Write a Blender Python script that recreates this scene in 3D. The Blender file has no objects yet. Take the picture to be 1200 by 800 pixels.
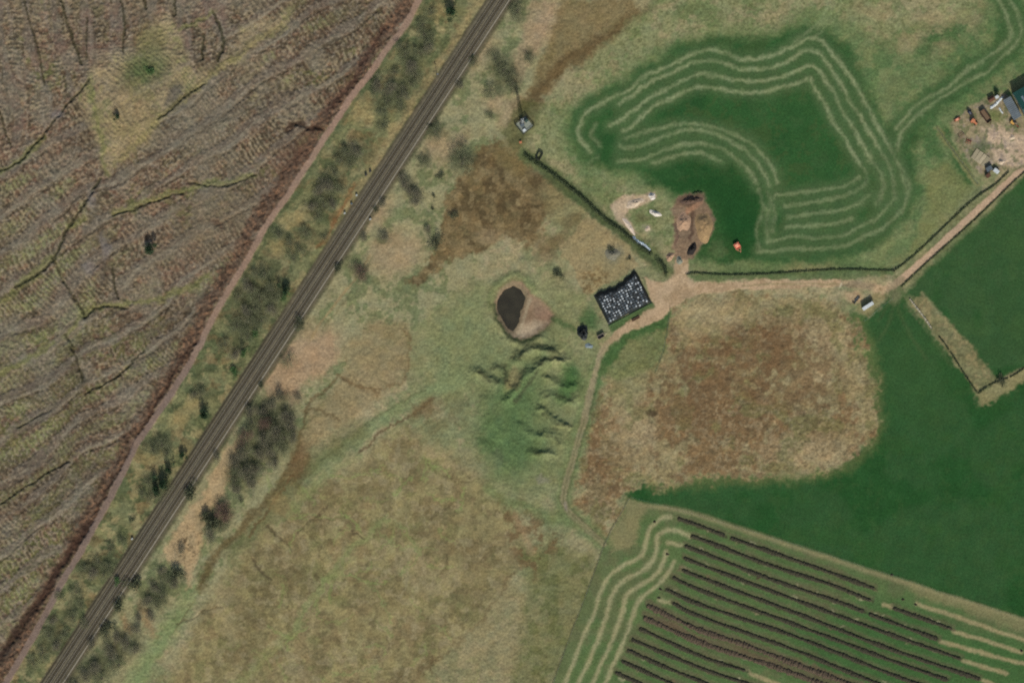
import bpy, math, random
import numpy as np
rng = random.Random(7); nrg = np.random.default_rng(11)
S = 0.4                                   # metres of ground per image pixel
D = bpy.data; scene = bpy.context.scene; col = scene.collection
def W(u, v): return ((u - 600) * S, (400 - v) * S)   # image pixel position -> world (x east, y up the picture)
def lin(c):
    c = np.asarray(c, float) / 255.0
    return np.where(c <= 0.04045, c / 12.92, ((c + 0.055) / 1.055) ** 2.4)
GAIN = np.array([1.0, 1.0, 1.0])          # albedo trim: light colour cast (calibrated once)
def alb(c): return lin(c) * GAIN

# ------------------------------------------------------------------ ground grid in image pixels
def axis(lo, hi, far):
    a = list(np.arange(lo, hi + .5, 1.0)); step = 2.0; x = hi
    right = []
    while x < far: x += step; right.append(x); step *= 1.35
    left = [lo - (r - hi) for r in right][::-1]
    return np.array(left + a + right)
AU = axis(-30, 1230, 4500); AV = axis(-30, 830, 4500)
NU, NV = len(AU), len(AV)
U, V = np.meshgrid(AU, AV)
def lattice(seed): return np.random.default_rng(seed).random((257, 257)).astype(np.float32)
def _w(a, s):
    a = a / s; i = np.floor(a).astype(int); f = a - i; f = f * f * (3 - 2 * f)
    return i % 256, (i + 1) % 256, f.astype(np.float32)
def vn(sc, seed, scv=None):               # value noise on the pixel grid, 0..1
    L = lattice(seed); i0, i1, f = _w(AU + 1000 + seed * 3.7, sc); j0, j1, g = _w(AV + 1000 + seed * 1.3, scv or sc)
    r0 = L[:, i0] * (1 - f) + L[:, i1] * f
    return r0[j0] * (1 - g)[:, None] + r0[j1] * g[:, None]
def vng(a, b, sc, seed):                  # value noise on any coordinates
    L = lattice(seed); i0, i1, f = _w(a + 5000, sc); j0, j1, g = _w(b + 5000, sc)
    return (L[j0, i0] * (1 - f) + L[j0, i1] * f) * (1 - g) + (L[j1, i0] * (1 - f) + L[j1, i1] * f) * g
def fb(sc, seed, oc=4, gain=.55):
    r = 0; a = 1; t = 0
    for k in range(oc):
        r = r + a * vn(sc / 2 ** k, seed + 17 * k); t += a; a *= gain
    r = r / t
    return np.clip((r - .5) * 1.7 + .5, 0, 1)
def ss(a, lo, hi):
    t = np.clip((a - lo) / (hi - lo), 0, 1); return t * t * (3 - 2 * t)
WU = U + 7 * (fb(22, 1) - .5) + 4 * (vn(4, 5) - .5) + 2.5 * (vn(2.1, 6) - .5)
WV = V + 7 * (fb(22, 2) - .5) + 4 * (vn(4, 7) - .5) + 2.5 * (vn(2.1, 8) - .5)
def smooth(pts, n=10):                    # Catmull-Rom
    p = [np.array(q, float) for q in pts]
    if len(p) < 3: return [tuple(q) for q in p]
    p = [2 * p[0] - p[1]] + p + [2 * p[-1] - p[-2]]; out = []
    for i in range(1, len(p) - 2):
        for k in range(n):
            t = k / n; a, b, c, d = p[i - 1:i + 3]
            out.append(tuple(.5 * (2 * b + (c - a) * t + (2 * a - 5 * b + 4 * c - d) * t * t + (3 * b - a - 3 * c + d) * t ** 3)))
    out.append(tuple(p[-2])); return out
def window(pts, pad):
    a = np.array(pts); lo = a.min(0) - pad; hi = a.max(0) + pad
    i0, i1 = np.searchsorted(AU, [lo[0], hi[0]]); j0, j1 = np.searchsorted(AV, [lo[1], hi[1]])
    return slice(j0, j1 + 1), slice(i0, i1 + 1)
def dist(pts, pad, x, y, closed=False):
    sl = window(pts, pad); X = x[sl]; Y = y[sl]; d = np.full(X.shape, 1e9)
    q = list(pts) + ([pts[0]] if closed else [])
    for (ax, ay), (bx, by) in zip(q[:-1], q[1:]):
        ex, ey = bx - ax, by - ay; l = ex * ex + ey * ey + 1e-9
        t = np.clip(((X - ax) * ex + (Y - ay) * ey) / l, 0, 1)
        d = np.minimum(d, (X - ax - t * ex) ** 2 + (Y - ay - t * ey) ** 2)
    return sl, np.sqrt(d)
def line(pts, w, soft=1.0, warp=0.0, sm=True):
    if sm: pts = smooth(pts, 6)
    x, y = (U + (WU - U) * warp, V + (WV - V) * warp) if warp else (U, V)
    sl, d = dist(pts, w + soft + 12, x, y)
    m = np.zeros(U.shape, np.float32); m[sl] = ss(-d, -(w / 2 + soft), -(w / 2 - soft)); return m
def poly(pts, soft=2.0, warp=1.0):
    x, y = (U + (WU - U) * warp, V + (WV - V) * warp)
    sl, d = dist(pts, soft + 12, x, y, True); X = x[sl]; Y = y[sl]; ins = np.zeros(X.shape, bool)
    n = len(pts)
    for i in range(n):
        (ax, ay), (bx, by) = pts[i], pts[(i + 1) % n]
        if ay == by: continue
        ins ^= ((ay > Y) != (by > Y)) & (X < (bx - ax) * (Y - ay) / (by - ay) + ax)
    m = np.zeros(U.shape, np.float32); m[sl] = ss(np.where(ins, d, -d), -soft, soft); return m
def blob(u, v, ru, rv=None, ang=0, soft=.5, warp=1.0):
    rv = rv or ru; r = max(ru, rv) * 2
    sl = window([(u - r, v - r), (u + r, v + r)], 12)
    x = (U + (WU - U) * warp)[sl] - u; y = (V + (WV - V) * warp)[sl] - v
    c, s = math.cos(math.radians(ang)), math.sin(math.radians(ang))
    d = np.sqrt(((x * c + y * s) / ru) ** 2 + ((-x * s + y * c) / rv) ** 2)
    m = np.zeros(U.shape, np.float32); m[sl] = ss(-d, -1 - soft, -1 + soft); return m
C = np.zeros((NV, NU, 3)); H = np.zeros((NV, NU)); R = np.zeros((NV, NU))   # colour, height, tussock roughness
def paint(m, c, a=1.0):
    global C
    m = np.asarray(m * a)[..., None]; C += m * (alb(c) - C)
def rough(m, r):
    global R
    R += m * (r - R)
def dig(m, d):
    global H
    H += m * d

n8, n20, n60, n3 = fb(8, 21), fb(20, 22), fb(60, 23), fb(3.2, 24, 2)
n40, n5 = fb(40, 25), fb(5, 26, 3)
# ------------------------------------------------------------------ moor base
C[:] = alb((136, 130, 96)); R[:] = .6
paint(ss(n60 * .6 + n20 * .4, .42, .70), (110, 117, 80), .7)
paint(ss(n40 * .4 + n8 * .6, .52, .72), (154, 141, 107), .75)
paint(ss(fb(30, 31) * .6 + n5 * .4, .60, .76), (98, 90, 60), .4)

# railway margin, east side (green / pale / sandy)
east = poly([(602, 0), (350, 400), (300, 470), (60, 830), (130, 830), (235, 700), (320, 590), (400, 440), (480, 400), (560, 320), (585, 230), (612, 130), (690, 0)], 5)
paint(east, (136, 132, 97), .8)
paint(east * ss(n20 * .6 + n5 * .4, .50, .68), (100, 108, 72), .8)
for b in [(425, 225, 30, 14, -50), (560, 60, 26, 14, -55), (645, 25, 14, 30, 25), (600, 130, 20, 9, -50), (530, 175, 22, 9, -50), (510, 170, 20, 10, -50),
          (350, 425, 22, 42, 35), (375, 405, 28, 20, -20), (440, 250, 22, 12, -40), (470, 300, 30, 16, -40), (450, 290, 26, 12, -45), (580, 120, 14, 10, 0)]:
    paint(blob(*b, soft=.7), (150, 130, 99), .75)
paint(poly([(600, 112), (640, 40), (652, 5), (640, 0), (622, 0), (604, 70)], 4), (152, 130, 102), .6)
# brown moor, north centre
paint(poly([(612, 118), (638, 60), (660, 0), (742, 0), (752, 12), (728, 45), (690, 70), (650, 92), (640, 112)], 4), (112, 97, 64), .75)
paint(line([(612, 128), (640, 95), (665, 72), (690, 52), (720, 38), (760, 14), (790, 0)], 14, 6, 1.4), (88, 72, 46), .75)
paint(poly([(585, 155), (612, 118), (640, 118), (640, 128), (618, 175), (600, 180)], 3), (72, 76, 42), .7)
br = poly([(548, 190), (575, 160), (612, 185), (650, 215), (665, 235), (640, 262), (620, 290), (590, 272), (575, 292), (548, 296), (520, 310), (492, 335), (482, 330), (505, 300), (520, 262), (520, 235)], 5, 1.6)
paint(br, (100, 84, 56), .85); paint(br * ss(n8, .5, .75), (116, 98, 66), .7); paint(br * ss(fb(14, 44), .58, .75), (78, 66, 44), .7); paint(br * ss(fb(9, 45), .58, .76), (132, 116, 82), .6)
paint(blob(600, 185, 24, 14, 40), (110, 98, 62), .6)
paint(blob(660, 240, 22, 30, -30), (124, 116, 80), .7)
paint(blob(575, 275, 14, 8), (140, 122, 90), .6); paint(blob(640, 285, 22, 12), (104, 86, 56), .5)
for b in [(672, 262, 16, 8, -45), (640, 300, 14, 10, 0), (655, 285, 14, 9, -30)]: paint(blob(*b), (96, 78, 50), .45)
# tan square behind the silage clamp
paint(poly([(690, 252), (735, 288), (748, 312), (722, 330), (690, 345), (676, 330), (655, 292)], 2), (142, 126, 90), .8)
paint(blob(700, 325, 20, 12, -20, warp=2.5) * ss(n3, .45, .7), (100, 82, 52), .7)
# green centre ground
paint(poly([(478, 395), (520, 350), (560, 330), (640, 320), (690, 350), (700, 390), (700, 430), (690, 500), (665, 560), (630, 590), (575, 560), (565, 500), (560, 460), (520, 470), (480, 450)], 10), (118, 122, 82), .65)
paint(poly([(500, 400), (560, 330), (575, 380), (590, 420), (560, 450), (520, 455)], 14), (108, 119, 80), .6)
for b in [(612, 490, 50, 80, 15), (590, 500, 24, 42, 15), (600, 450, 18, 26, 40), (600, 530, 26, 20, 20), (575, 510, 10, 24, 0), (610, 480, 14, 30, 20), (620, 520, 16, 24, 30)]:
    paint(blob(*b, soft=.8), (78, 102, 62), .55)
for b in [(665, 455, 17, 12, -30), (668, 440, 10, 12, 30), (690, 375, 10, 12, 0)]: paint(blob(*b, soft=.7), (52, 88, 46), .75)
paint(blob(602, 445, 9, 14, 35), (136, 120, 84), .6)
# shade of the spoil ridges, painted into the ground as dark lines
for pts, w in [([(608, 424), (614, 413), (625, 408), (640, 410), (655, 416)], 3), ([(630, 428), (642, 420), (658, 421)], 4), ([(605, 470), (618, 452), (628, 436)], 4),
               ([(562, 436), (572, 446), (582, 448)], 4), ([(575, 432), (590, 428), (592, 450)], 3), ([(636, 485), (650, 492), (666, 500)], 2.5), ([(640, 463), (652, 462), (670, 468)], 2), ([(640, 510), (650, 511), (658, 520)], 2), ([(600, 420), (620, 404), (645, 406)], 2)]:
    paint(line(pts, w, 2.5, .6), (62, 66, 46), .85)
# moor, south west of centre
sw = poly([(250, 700), (330, 590), (400, 560), (470, 500), (540, 540), (600, 600), (612, 650), (560, 730), (500, 790), (480, 830), (180, 830)], 12)
paint(sw, (139, 129, 88), .9); rough(sw, .38)
paint(sw * ss(fb(26, 51), .52, .72), (108, 106, 68), .7); paint(sw * ss(fb(18, 52), .56, .76), (118, 100, 72), .5); paint(sw * ss(fb(12, 53), .6, .8), (98, 88, 62), .45); paint(sw * ss(fb(30, 54) * .6 + n8 * .4, .54, .7), (140, 128, 94), .55); paint(sw * ss(fb(44, 55) * .7 + n8 * .3, .5, .68), (112, 102, 70), .5); paint(sw * ss(fb(7, 56, 3), .62, .8), (92, 86, 58), .45); paint(sw * ss(fb(10, 58, 3), .64, .8), (150, 138, 104), .4); paint(line([(330, 600), (352, 620), (372, 640), (380, 668), (405, 690)], 1.6, 1.4, 1.2), (90, 82, 54), .7); paint(line([(372, 640), (400, 632), (430, 645), (452, 640)], 1.6, 1.4, 1.2), (92, 84, 56), .6); paint(line([(300, 690), (325, 672), (350, 668), (378, 690)], 1.8, 1.5, 1.2), (88, 80, 54), .65); paint(line([(292, 705), (300, 735), (290, 770)], 3, 3, 1.4), (92, 86, 58), .5); paint(blob(318, 690, 34, 40, 30, soft=.9) * ss(n5, .45, .65), (96, 88, 60), .6)
paint(poly([(360, 480), (400, 440), (410, 400), (440, 372), (476, 380), (478, 430), (450, 465), (400, 500), (345, 545)], 7, 1.6), (132, 117, 84), .7)
for pts, w, a in [([(345, 735), (372, 690), (400, 660), (425, 630), (450, 605)], 9, .5), ([(250, 830), (300, 780), (345, 735)], 10, .35), ([(460, 610), (480, 630), (490, 650), (475, 672)], 3, .5),
                  ([(410, 670), (430, 685), (445, 700), (460, 730)], 2.5, .5), ([(390, 790), (420, 785), (445, 782)], 3, .5), ([(440, 625), (465, 640), (500, 645), (510, 648)], 2.5, .45), ([(325, 610), (350, 590), (380, 560), (420, 530)], 8, .35)]:
    paint(line(pts, w, w * .5, 1.4), (122, 130, 82), min(1, a * 1.25))
for k in range(80):                       # pale green veins where water stands on the moor
    u0, v0 = rng.uniform(300, 560), rng.uniform(540, 800); pts = [(u0, v0)]; a = rng.uniform(0, 6.28)
    for q in range(4): a += rng.uniform(-.8, .8); u0 += 9 * math.cos(a); v0 += 7 * math.sin(a); pts.append((u0, v0))
    paint(line(pts, rng.uniform(1.5, 3), 1.5, 1.2), rng.choice([(124, 134, 80), (86, 76, 52), (140, 130, 96), (122, 132, 78)]), rng.uniform(.4, .8))
# long green bank running south west
paint(line([(540, 445), (500, 458), (465, 482), (430, 506), (400, 528), (370, 552)], 15, 5, 1.2), (118, 128, 87), .8); paint(line([(495, 456), (455, 480), (415, 510), (375, 545), (350, 570)], 2.5, 2, .8), (78, 84, 54), .6)
paint(line([(420, 505), (380, 535), (350, 560), (310, 610), (270, 640)], 20, 10, 1.2), (92, 92, 58), .65)
paint(poly([(135, 830), (165, 780), (200, 730), (230, 695), (232, 690), (215, 725), (185, 770), (155, 830)], 6), (116, 128, 84), .9)
paint(line([(225, 690), (190, 740), (140, 810)], 12, 6, .6), (110, 126, 80), .5)
paint(line([(232, 690), (250, 655), (285, 615), (325, 575), (345, 540), (350, 510)], 9, 4, 1), (88, 74, 46), .75)
paint(line([(505, 470), (480, 490), (455, 503), (438, 515), (420, 527)], 3, 2, 1), (84, 68, 46), .8); paint(blob(495, 480, 18, 9, -38, soft=.6), (98, 82, 54), .7)
paint(line([(350, 510), (362, 475), (390, 445), (402, 440), (420, 452), (440, 458)], 3, 2, 1), (92, 74, 48), .75)
paint(line([(440, 462), (458, 450), (475, 435), (478, 400), (470, 388)], 3, 2, 1.2), (98, 80, 52), .6)
paint(line([(355, 480), (370, 477), (395, 492)], 4, 2.5, 1), (88, 74, 48), .7)
for pts, w in [([(315, 617), (326, 627), (341, 641)], 3), ([(296, 652), (303, 667), (315, 676)], 4), ([(350, 625), (365, 608), (385, 590)], 2), ([(204, 732), (225, 722), (260, 712)], 2), ([(410, 620), (425, 628)], 3)]:
    m = line(pts, w * .8, 1.4, .8); paint(m, (74, 64, 46), .7); dig(m, -.2)
paint(line([(205, 738), (230, 700)], 1.5, 1), (96, 90, 60), .6)
paint(line([(600, 670), (580, 705), (560, 735), (535, 760), (510, 775), (480, 800)], 3, 2.5, 1.3), (88, 72, 48), .65)
paint(poly([(600, 680), (620, 700), (600, 830), (490, 830), (520, 770), (560, 735)], 8), (128, 120, 86), .6)
paint(poly([(612, 640), (700, 650), (690, 700), (650, 800), (640, 830), (600, 830), (612, 720)], 8), (106, 106, 68), .7)
paint(poly([(612, 640), (700, 650), (690, 700), (650, 800), (640, 830), (600, 830), (612, 720)], 8) * ss(fb(12, 57), .5, .72), (92, 96, 58), .7)
paint(poly([(575, 570), (640, 600), (660, 640), (620, 680), (600, 650)], 8) * ss(n8, .4, .7), (98, 78, 52), .7)
paint(line([(603, 600), (615, 625), (625, 645)], 7, 4, 1), (140, 120, 88), .6)
# rough ground, north east
ne = poly([(640, 120), (700, 60), (760, 10), (790, -40), (1260, -40), (1260, 80), (1180, 110), (1140, 220), (1060, 310), (830, 318), (700, 235), (610, 180)], 8)
paint(ne, (124, 128, 88), .85); rough(ne, .5); paint(ne * ss(fb(26, 61) * .7 + n5 * .3, .48, .68), (98, 112, 70), .75)
paint(ne * ss(fb(22, 62) * .7 + n5 * .3, .54, .72), (148, 136, 102), .6)
paint(ne * ss(fb(3.2, 64, 2), .62, .82), (84, 90, 56), .5)
neg = poly([(1000, 60), (1060, 40), (1130, 20), (1180, -40), (1260, -40), (1260, 90), (1110, 150), (1090, 230), (1040, 300), (1000, 120)], 16)
paint(neg * ss(fb(40, 63), .32, .6), (64, 92, 52), .8); paint(neg * ss(fb(20, 65) * .7 + n5 * .3, .5, .68), (130, 124, 88), .75)
for b in [(1095, 22, 22, 10, 0), (1062, 55, 18, 9, -30), (1105, 60, 14, 8, 0), (1150, 22, 8, 14, 20), (1050, 100, 20, 12, -40), (1025, 15, 18, 8, 20)]: paint(blob(*b, soft=.8, warp=1.6), (146, 134, 98), .6)
# meadow
halo = poly([(655, 150), (668, 125), (720, 92), (790, 48), (830, 28), (900, 36), (945, 15), (1000, 30), (1040, 60), (1100, 70), (1150, 30), (1160, -40), (1260, -40), (1260, 40), (1190, 90), (1130, 130), (1105, 160), (1150, 215), (1100, 265), (1055, 316), (830, 322), (800, 312), (830, 270), (800, 235), (730, 215), (690, 205), (662, 180)], 14, 1)
paint(halo, (86, 108, 66), .75); paint(halo * ss(n20 * .6 + n8 * .4, .48, .66), (118, 124, 82), .6)
mead = poly([(668, 150), (672, 135), (690, 118), (720, 101), (750, 83), (780, 63), (810, 48), (830, 43), (860, 48), (890, 48), (920, 38), (945, 31), (968, 38), (990, 52), (1006, 78), (1012, 105), (1040, 150), (1060, 130),
             (1100, 98), (1130, 74), (1155, 60), (1172, 42), (1172, 20), (1163, -10), (1192, -10), (1205, 30), (1192, 62), (1160, 92), (1100, 132), (1078, 152), (1064, 182), (1078, 225), (1062, 255), (1030, 285), (985, 303), (900, 308), (868, 300), (845, 262), (835, 235), (820, 222),
             (780, 226), (765, 215), (745, 200), (715, 197), (690, 190), (675, 175)], 9, .9)
paint(mead, (43, 82, 41), .95); rough(mead, .12)
paint(mead * ss(fb(34, 71), .5, .72), (40, 76, 39), .65); paint(mead * ss(fb(12, 72), .56, .8), (60, 88, 50), .4); paint(mead * ss(fb(26, 73) * .6 + fb(5, 74) * .4, .5, .68), (66, 84, 46), .5)
paint(poly([(760, 218), (830, 205), (890, 235), (900, 300), (845, 310), (815, 300), (835, 260), (825, 228)], 6), (34, 72, 34), .85)
paint(poly([(800, 165), (850, 165), (890, 205), (900, 240), (850, 235), (790, 195)], 6), (34, 72, 34), .6)
paint(blob(870, 262, 25, 18, 0, soft=.8), (30, 72, 34), .6); paint(blob(840, 292, 10, 8), (84, 98, 60), .6)
paint(poly([(830, 322), (850, 312), (900, 306), (1000, 305), (1040, 310), (1040, 317), (830, 320)], 3), (80, 100, 58), .5)
paint(blob(948, 312, 26, 5, 0, soft=.7), (128, 124, 84), .7)
paint(poly([(1060, 130), (1090, 145), (1105, 190), (1140, 215), (1128, 225), (1085, 180)], 6) * .6, (60, 92, 50))
paint(poly([(1100, 152), (1108, 150), (1145, 210), (1135, 222), (1115, 190)], 3), (48, 84, 44), .8)
paint(poly([(1070, 290), (1090, 240), (1085, 200), (1110, 190), (1140, 222), (1105, 262), (1060, 305), (1042, 312)], 6), (120, 118, 74), .55)
MS = [[(692, 178), (680, 163), (679, 148), (687, 133), (705, 122), (735, 105), (765, 86), (790, 73), (812, 62), (830, 58), (850, 62), (872, 69), (900, 66), (925, 57), (945, 47), (957, 46), (970, 54), (985, 73), (1003, 100), (1020, 132), (1040, 168)],
 [(725, 123), (745, 108), (762, 98), (782, 88), (800, 77), (820, 72), (838, 72), (860, 78), (885, 81), (905, 79), (925, 70), (940, 62), (953, 59), (965, 66), (975, 80), (990, 108), (1010, 140), (1028, 172)],
 [(715, 147), (735, 135), (755, 120), (775, 108), (800, 95), (818, 87), (828, 86), (845, 90), (862, 93), (890, 96), (910, 92), (935, 83), (950, 76), (960, 82), (972, 100), (985, 125), (1000, 150), (1018, 183)],
 [(730, 154), (745, 143), (762, 128), (785, 115), (810, 104), (828, 101), (845, 103), (862, 106), (890, 109), (915, 103), (935, 97), (945, 93)], [(951, 92), (955, 103), (965, 120), (985, 155), (1008, 192)],
 [(735, 163), (765, 152), (800, 146), (830, 148), (860, 157), (885, 172), (903, 193), (911, 213)], [(727, 172), (745, 173), (765, 165), (790, 156), (815, 153), (835, 155), (855, 164), (875, 178), (890, 195), (901, 218)],
 [(725, 188), (750, 186), (775, 176), (800, 170), (820, 168), (840, 172), (858, 182), (875, 197), (886, 215)], [(765, 190), (790, 182), (810, 179), (830, 182), (845, 190)],
 [(912, 229), (942, 225), (972, 221), (992, 216), (1005, 207)], [(920, 241), (955, 237), (980, 232), (1000, 225), (1011, 217)], [(925, 254), (955, 251), (987, 246), (1007, 237), (1020, 227)],
 [(922, 266), (955, 264), (980, 262), (997, 257)], [(902, 282), (930, 277), (975, 279), (1005, 267), (1030, 252), (1050, 232)], [(890, 295), (930, 292), (975, 291), (1000, 284), (1030, 270), (1055, 247), (1066, 222), (1062, 208), (1052, 190)],
 [(1032, 230), (1036, 217), (1030, 202), (1018, 188)], [(1051, 177), (1057, 155), (1072, 140), (1095, 122), (1125, 102), (1155, 85), (1175, 67), (1192, 47), (1197, 32), (1190, 15), (1182, 0), (1176, -20)],
 [(1051, 150), (1062, 137), (1075, 125), (1100, 109), (1135, 82), (1155, 67), (1175, 54), (1185, 40), (1182, 25), (1170, 0), (1162, -20)],
 [(972, -10), (966, 17), (950, 35), (930, 50)], [(987, -10), (982, 15), (967, 32), (955, 45)], [(979, -10), (973, 16), (958, 34)],
 [(1038, 165), (1048, 185), (1058, 205), (1064, 225)], [(1027, 170), (1040, 192), (1048, 212), (1049, 234)], [(1017, 182), (1030, 200), (1036, 217), (1028, 238)], [(1007, 190), (1016, 206), (1012, 219)], [(912, 229), (903, 240), (900, 262), (902, 283)], [(890, 296), (888, 270), (896, 245)],
 [(702, 172), (693, 158), (697, 145)], [(708, 205), (690, 192), (700, 185)], [(900, 225), (908, 245), (906, 270)], [(890, 222), (897, 245)]]
fade = (.55 + .45 * ss(fb(16, 75), .25, .6)) * (.72 + .28 * ss(vn(3.2, 76) * .6 + vn(1.7, 77) * .4, .25, .6))
for i, p in enumerate(MS):
    k = .85 if i < 5 else .62 if i < 9 else .5 if i < 16 else .62 if i < 18 else .4
    if len(p) > 3: paint(line(p, 16, 7, .5) * mead, (76, 98, 60), .78)
for i, p in enumerate(MS):
    k = .85 if i < 5 else .62 if i < 9 else .5 if i < 16 else .62 if i < 18 else .4
    m = line([(a + .6, b - 3.6) for a, b in p], 2.5, 2.2, .4); paint(m * mead, (44, 74, 40), .45)
    m = line([(a - .4, b + 3.6) for a, b in p], 2.5, 2.2, .4); paint(m * mead, (40, 70, 36), .45)
    m = line(p, 5.5, 4.0, .5); paint(m * (.5 + .5 * fade), (96, 114, 72), k * .7); dig(m, .04)
    m = line(p, 3.0, 3.2, .6); paint(m * fade, (148, 154, 114), k * .92)
# south east pasture and the field beside the lane
se = poly([(1048, 338), (1066, 352), (1145, 465), (1148, 475), (1290, 400), (1290, 764), (1200, 734), (1100, 702), (740, 592), (738, 582), (765, 563), (800, 566), (860, 560), (930, 562), (985, 546), (1020, 522), (1028, 490), (1022, 440), (1012, 405), (990, 375), (1000, 362), (1014, 372)], 6, 1.5)
paint(se, (40, 78, 40), .96); rough(se, .10); paint(se * ss(fb(70, 81), .45, .7), (34, 74, 34), .8); paint(se * ss(fb(40, 82) * .6 + vn(90, 83, 12) * .4, .55, .75), (48, 82, 40), .6)
paint(se * ss(vng(U * .95 + V * .3, V * .95 - U * .3, 3.2, 87) * .5 + fb(16, 88) * .5, .5, .7), (46, 84, 44), .35); paint(se * ss(fb(9, 89), .6, .82), (56, 84, 44), .35)
for k in range(14):
    a = 1000 + k * 22; paint(line([(a, 340), (a - 60, 520), (a - 100, 720)], 1.2, 1.2, .3) * se, (34, 68, 34), .3)
paint(blob(1085, 440, 40, 50, -30, soft=.9) * se, (56, 86, 46), .5); paint(blob(1012, 400, 9, 40, -12, soft=.7), (64, 98, 50), .75)
for p in [[(1048, 345), (1046, 370), (1030, 400)], [(1052, 350), (1060, 380), (1085, 420)], [(1060, 350), (1085, 385), (1115, 430)], [(1045, 350), (1030, 375)]]:
    paint(line(p, 4, 3, .5), (80, 92, 56), .35)
nf = poly([(1060, 345), (1100, 305), (1150, 258), (1195, 212), (1290, 130), (1290, 385), (1200, 432), (1165, 445), (1150, 425), (1110, 375), (1085, 345), (1070, 350)], 3, .6)
paint(nf, (46, 80, 43), .95); rough(nf, .10); paint(nf * ss(fb(50, 85), .48, .72), (40, 78, 38), .7); paint(nf * ss(fb(22, 86), .58, .8), (60, 88, 48), .5)
paint(line([(1050, 350), (1100, 303), (1150, 258), (1200, 214)], 10, 4, .6), (60, 88, 48), .5)
rs = poly([(1066, 352), (1082, 344), (1100, 365), (1140, 405), (1160, 432), (1168, 446), (1150, 462), (1142, 458)], 2.5, .8)
paint(rs, (104, 104, 70), .8); rough(rs, .7); paint(rs * ss(n5, .52, .72), (136, 124, 88), .6)
paint(poly([(1144, 462), (1170, 450), (1205, 430), (1290, 380), (1290, 398), (1205, 446), (1150, 476)], 2, .6), (128, 122, 84), .85)
# brown heath
paint(line([(1000, 370), (1018, 400), (1026, 450), (1030, 500), (1005, 540), (950, 556), (880, 563), (800, 566), (765, 566)], 10, 8, 1.2), (96, 104, 62), .7)
he = poly([(786, 358), (850, 343), (975, 346), (1000, 375), (1013, 410), (1022, 450), (1026, 500), (1000, 536), (950, 552), (880, 559), (800, 562), (760, 564), (738, 582), (705, 625), (675, 590), (690, 500), (715, 430), (770, 432)], 7, 2.6)
paint(he, (132, 120, 85), .9); rough(he, 1.0)
paint(he * ss(fb(46, 91) * .65 + n8 * .35, .44, .60), (112, 90, 62), .8)
for b in [(860, 420, 60, 30, -15), (850, 490, 50, 26, 5), (950, 510, 40, 20, 0), (900, 400, 50, 20, -20), (700, 575, 24, 30, 20), (720, 530, 24, 24, 0), (930, 470, 40, 14, -20)]: paint(blob(*b, soft=.9) * he, (104, 82, 56), .5)
for b in [(960, 400, 26, 20, 0), (745, 500, 20, 36, -10), (950, 530, 50, 14, 0), (830, 370, 46, 14, -8), (960, 440, 26, 10, 0)]: paint(blob(*b, soft=.9) * he, (154, 138, 104), .65)
paint(he * ss(fb(20, 92), .56, .74), (102, 102, 64), .6); paint(he * ss(fb(4, 93, 2), .55, .8), (160, 145, 111), .3); paint(he * ss(fb(3.4, 94, 2), .62, .82), (82, 72, 50), .4)
paint(poly([(700, 440), (708, 405), (740, 400), (775, 395), (790, 420), (760, 440), (735, 480), (722, 470)], 10, 1.5) * he, (124, 122, 84), .6); paint(poly([(770, 440), (840, 395), (900, 380), (960, 390), (985, 440), (960, 480), (850, 470), (800, 500), (760, 470)], 16, 1.6) * he * ss(n8, .25, .55), (104, 84, 58), .65); paint(poly([(790, 365), (850, 350), (930, 350), (880, 375), (800, 400)], 8, 1.5) * he, (146, 132, 96), .5); rough(he, .75)
paint(blob(764, 485, 7, 4, 35), (74, 62, 44), .8)
paint(poly([(785, 362), (782, 386), (777, 412), (768, 432), (725, 445), (705, 440), (705, 425), (720, 402), (760, 380)], 4), (96, 104, 62), .7)
paint(poly([(770, 366), (784, 362), (780, 385), (740, 400), (716, 430), (708, 440), (710, 415), (730, 392)], 4), (52, 86, 44), .8)
# striped field
sf = poly([(738, 585), (800, 597), (900, 630), (1000, 662), (1100, 692), (1290, 752), (1290, 900), (620, 900), (648, 800), (708, 638)], 1.5, .12)
paint(sf, (92, 104, 66), .95); rough(sf, .15)
paint(poly([(752, 605), (800, 603), (1050, 685), (1200, 745), (1290, 775), (1290, 900), (640, 900), (660, 800), (720, 660), (745, 640)], 5, .6), (84, 105, 62), .85)
paint(sf * ss(fb(24, 101), .5, .75), (98, 98, 68), .5); paint(poly([(1040, 700), (1290, 780), (1290, 900), (1000, 900), (930, 740)], 20) * .8, (60, 94, 50))
paint(poly([(736, 586), (758, 592), (748, 612), (745, 640), (715, 650), (710, 640)], 4), (134, 126, 88), .7)
paint(line([(752, 592), (800, 598), (860, 617), (930, 640), (1000, 663), (1060, 682), (1130, 705), (1210, 730), (1290, 756)], 5, 3, .15), (134, 128, 92), .85)
paint(line([(1070, 690), (1130, 710), (1210, 736)], 10, 5, .6), (130, 124, 86), .6)
WS = [[(650, 830), (662, 800), (676, 767), (692, 726), (706, 690), (720, 669), (742, 658), (753, 649), (757, 632), (761, 621), (772, 609), (786, 605)],
 [(666, 830), (678.5, 800), (698, 756), (711, 720), (722, 690), (733, 679), (750, 669), (764, 656), (769, 643), (771, 629), (780, 621), (794, 621), (808, 627)],
 [(683, 830), (695, 800), (714, 756), (728, 720), (733, 698), (747, 687), (764, 675), (775, 662), (780, 646)], [(698, 830), (710, 800), (728, 759), (739, 726), (747, 706), (758, 694), (772, 683), (783, 671), (790, 658)],
 [(783, 636), (799, 638)], [(772, 702), (786, 706)]]
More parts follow.
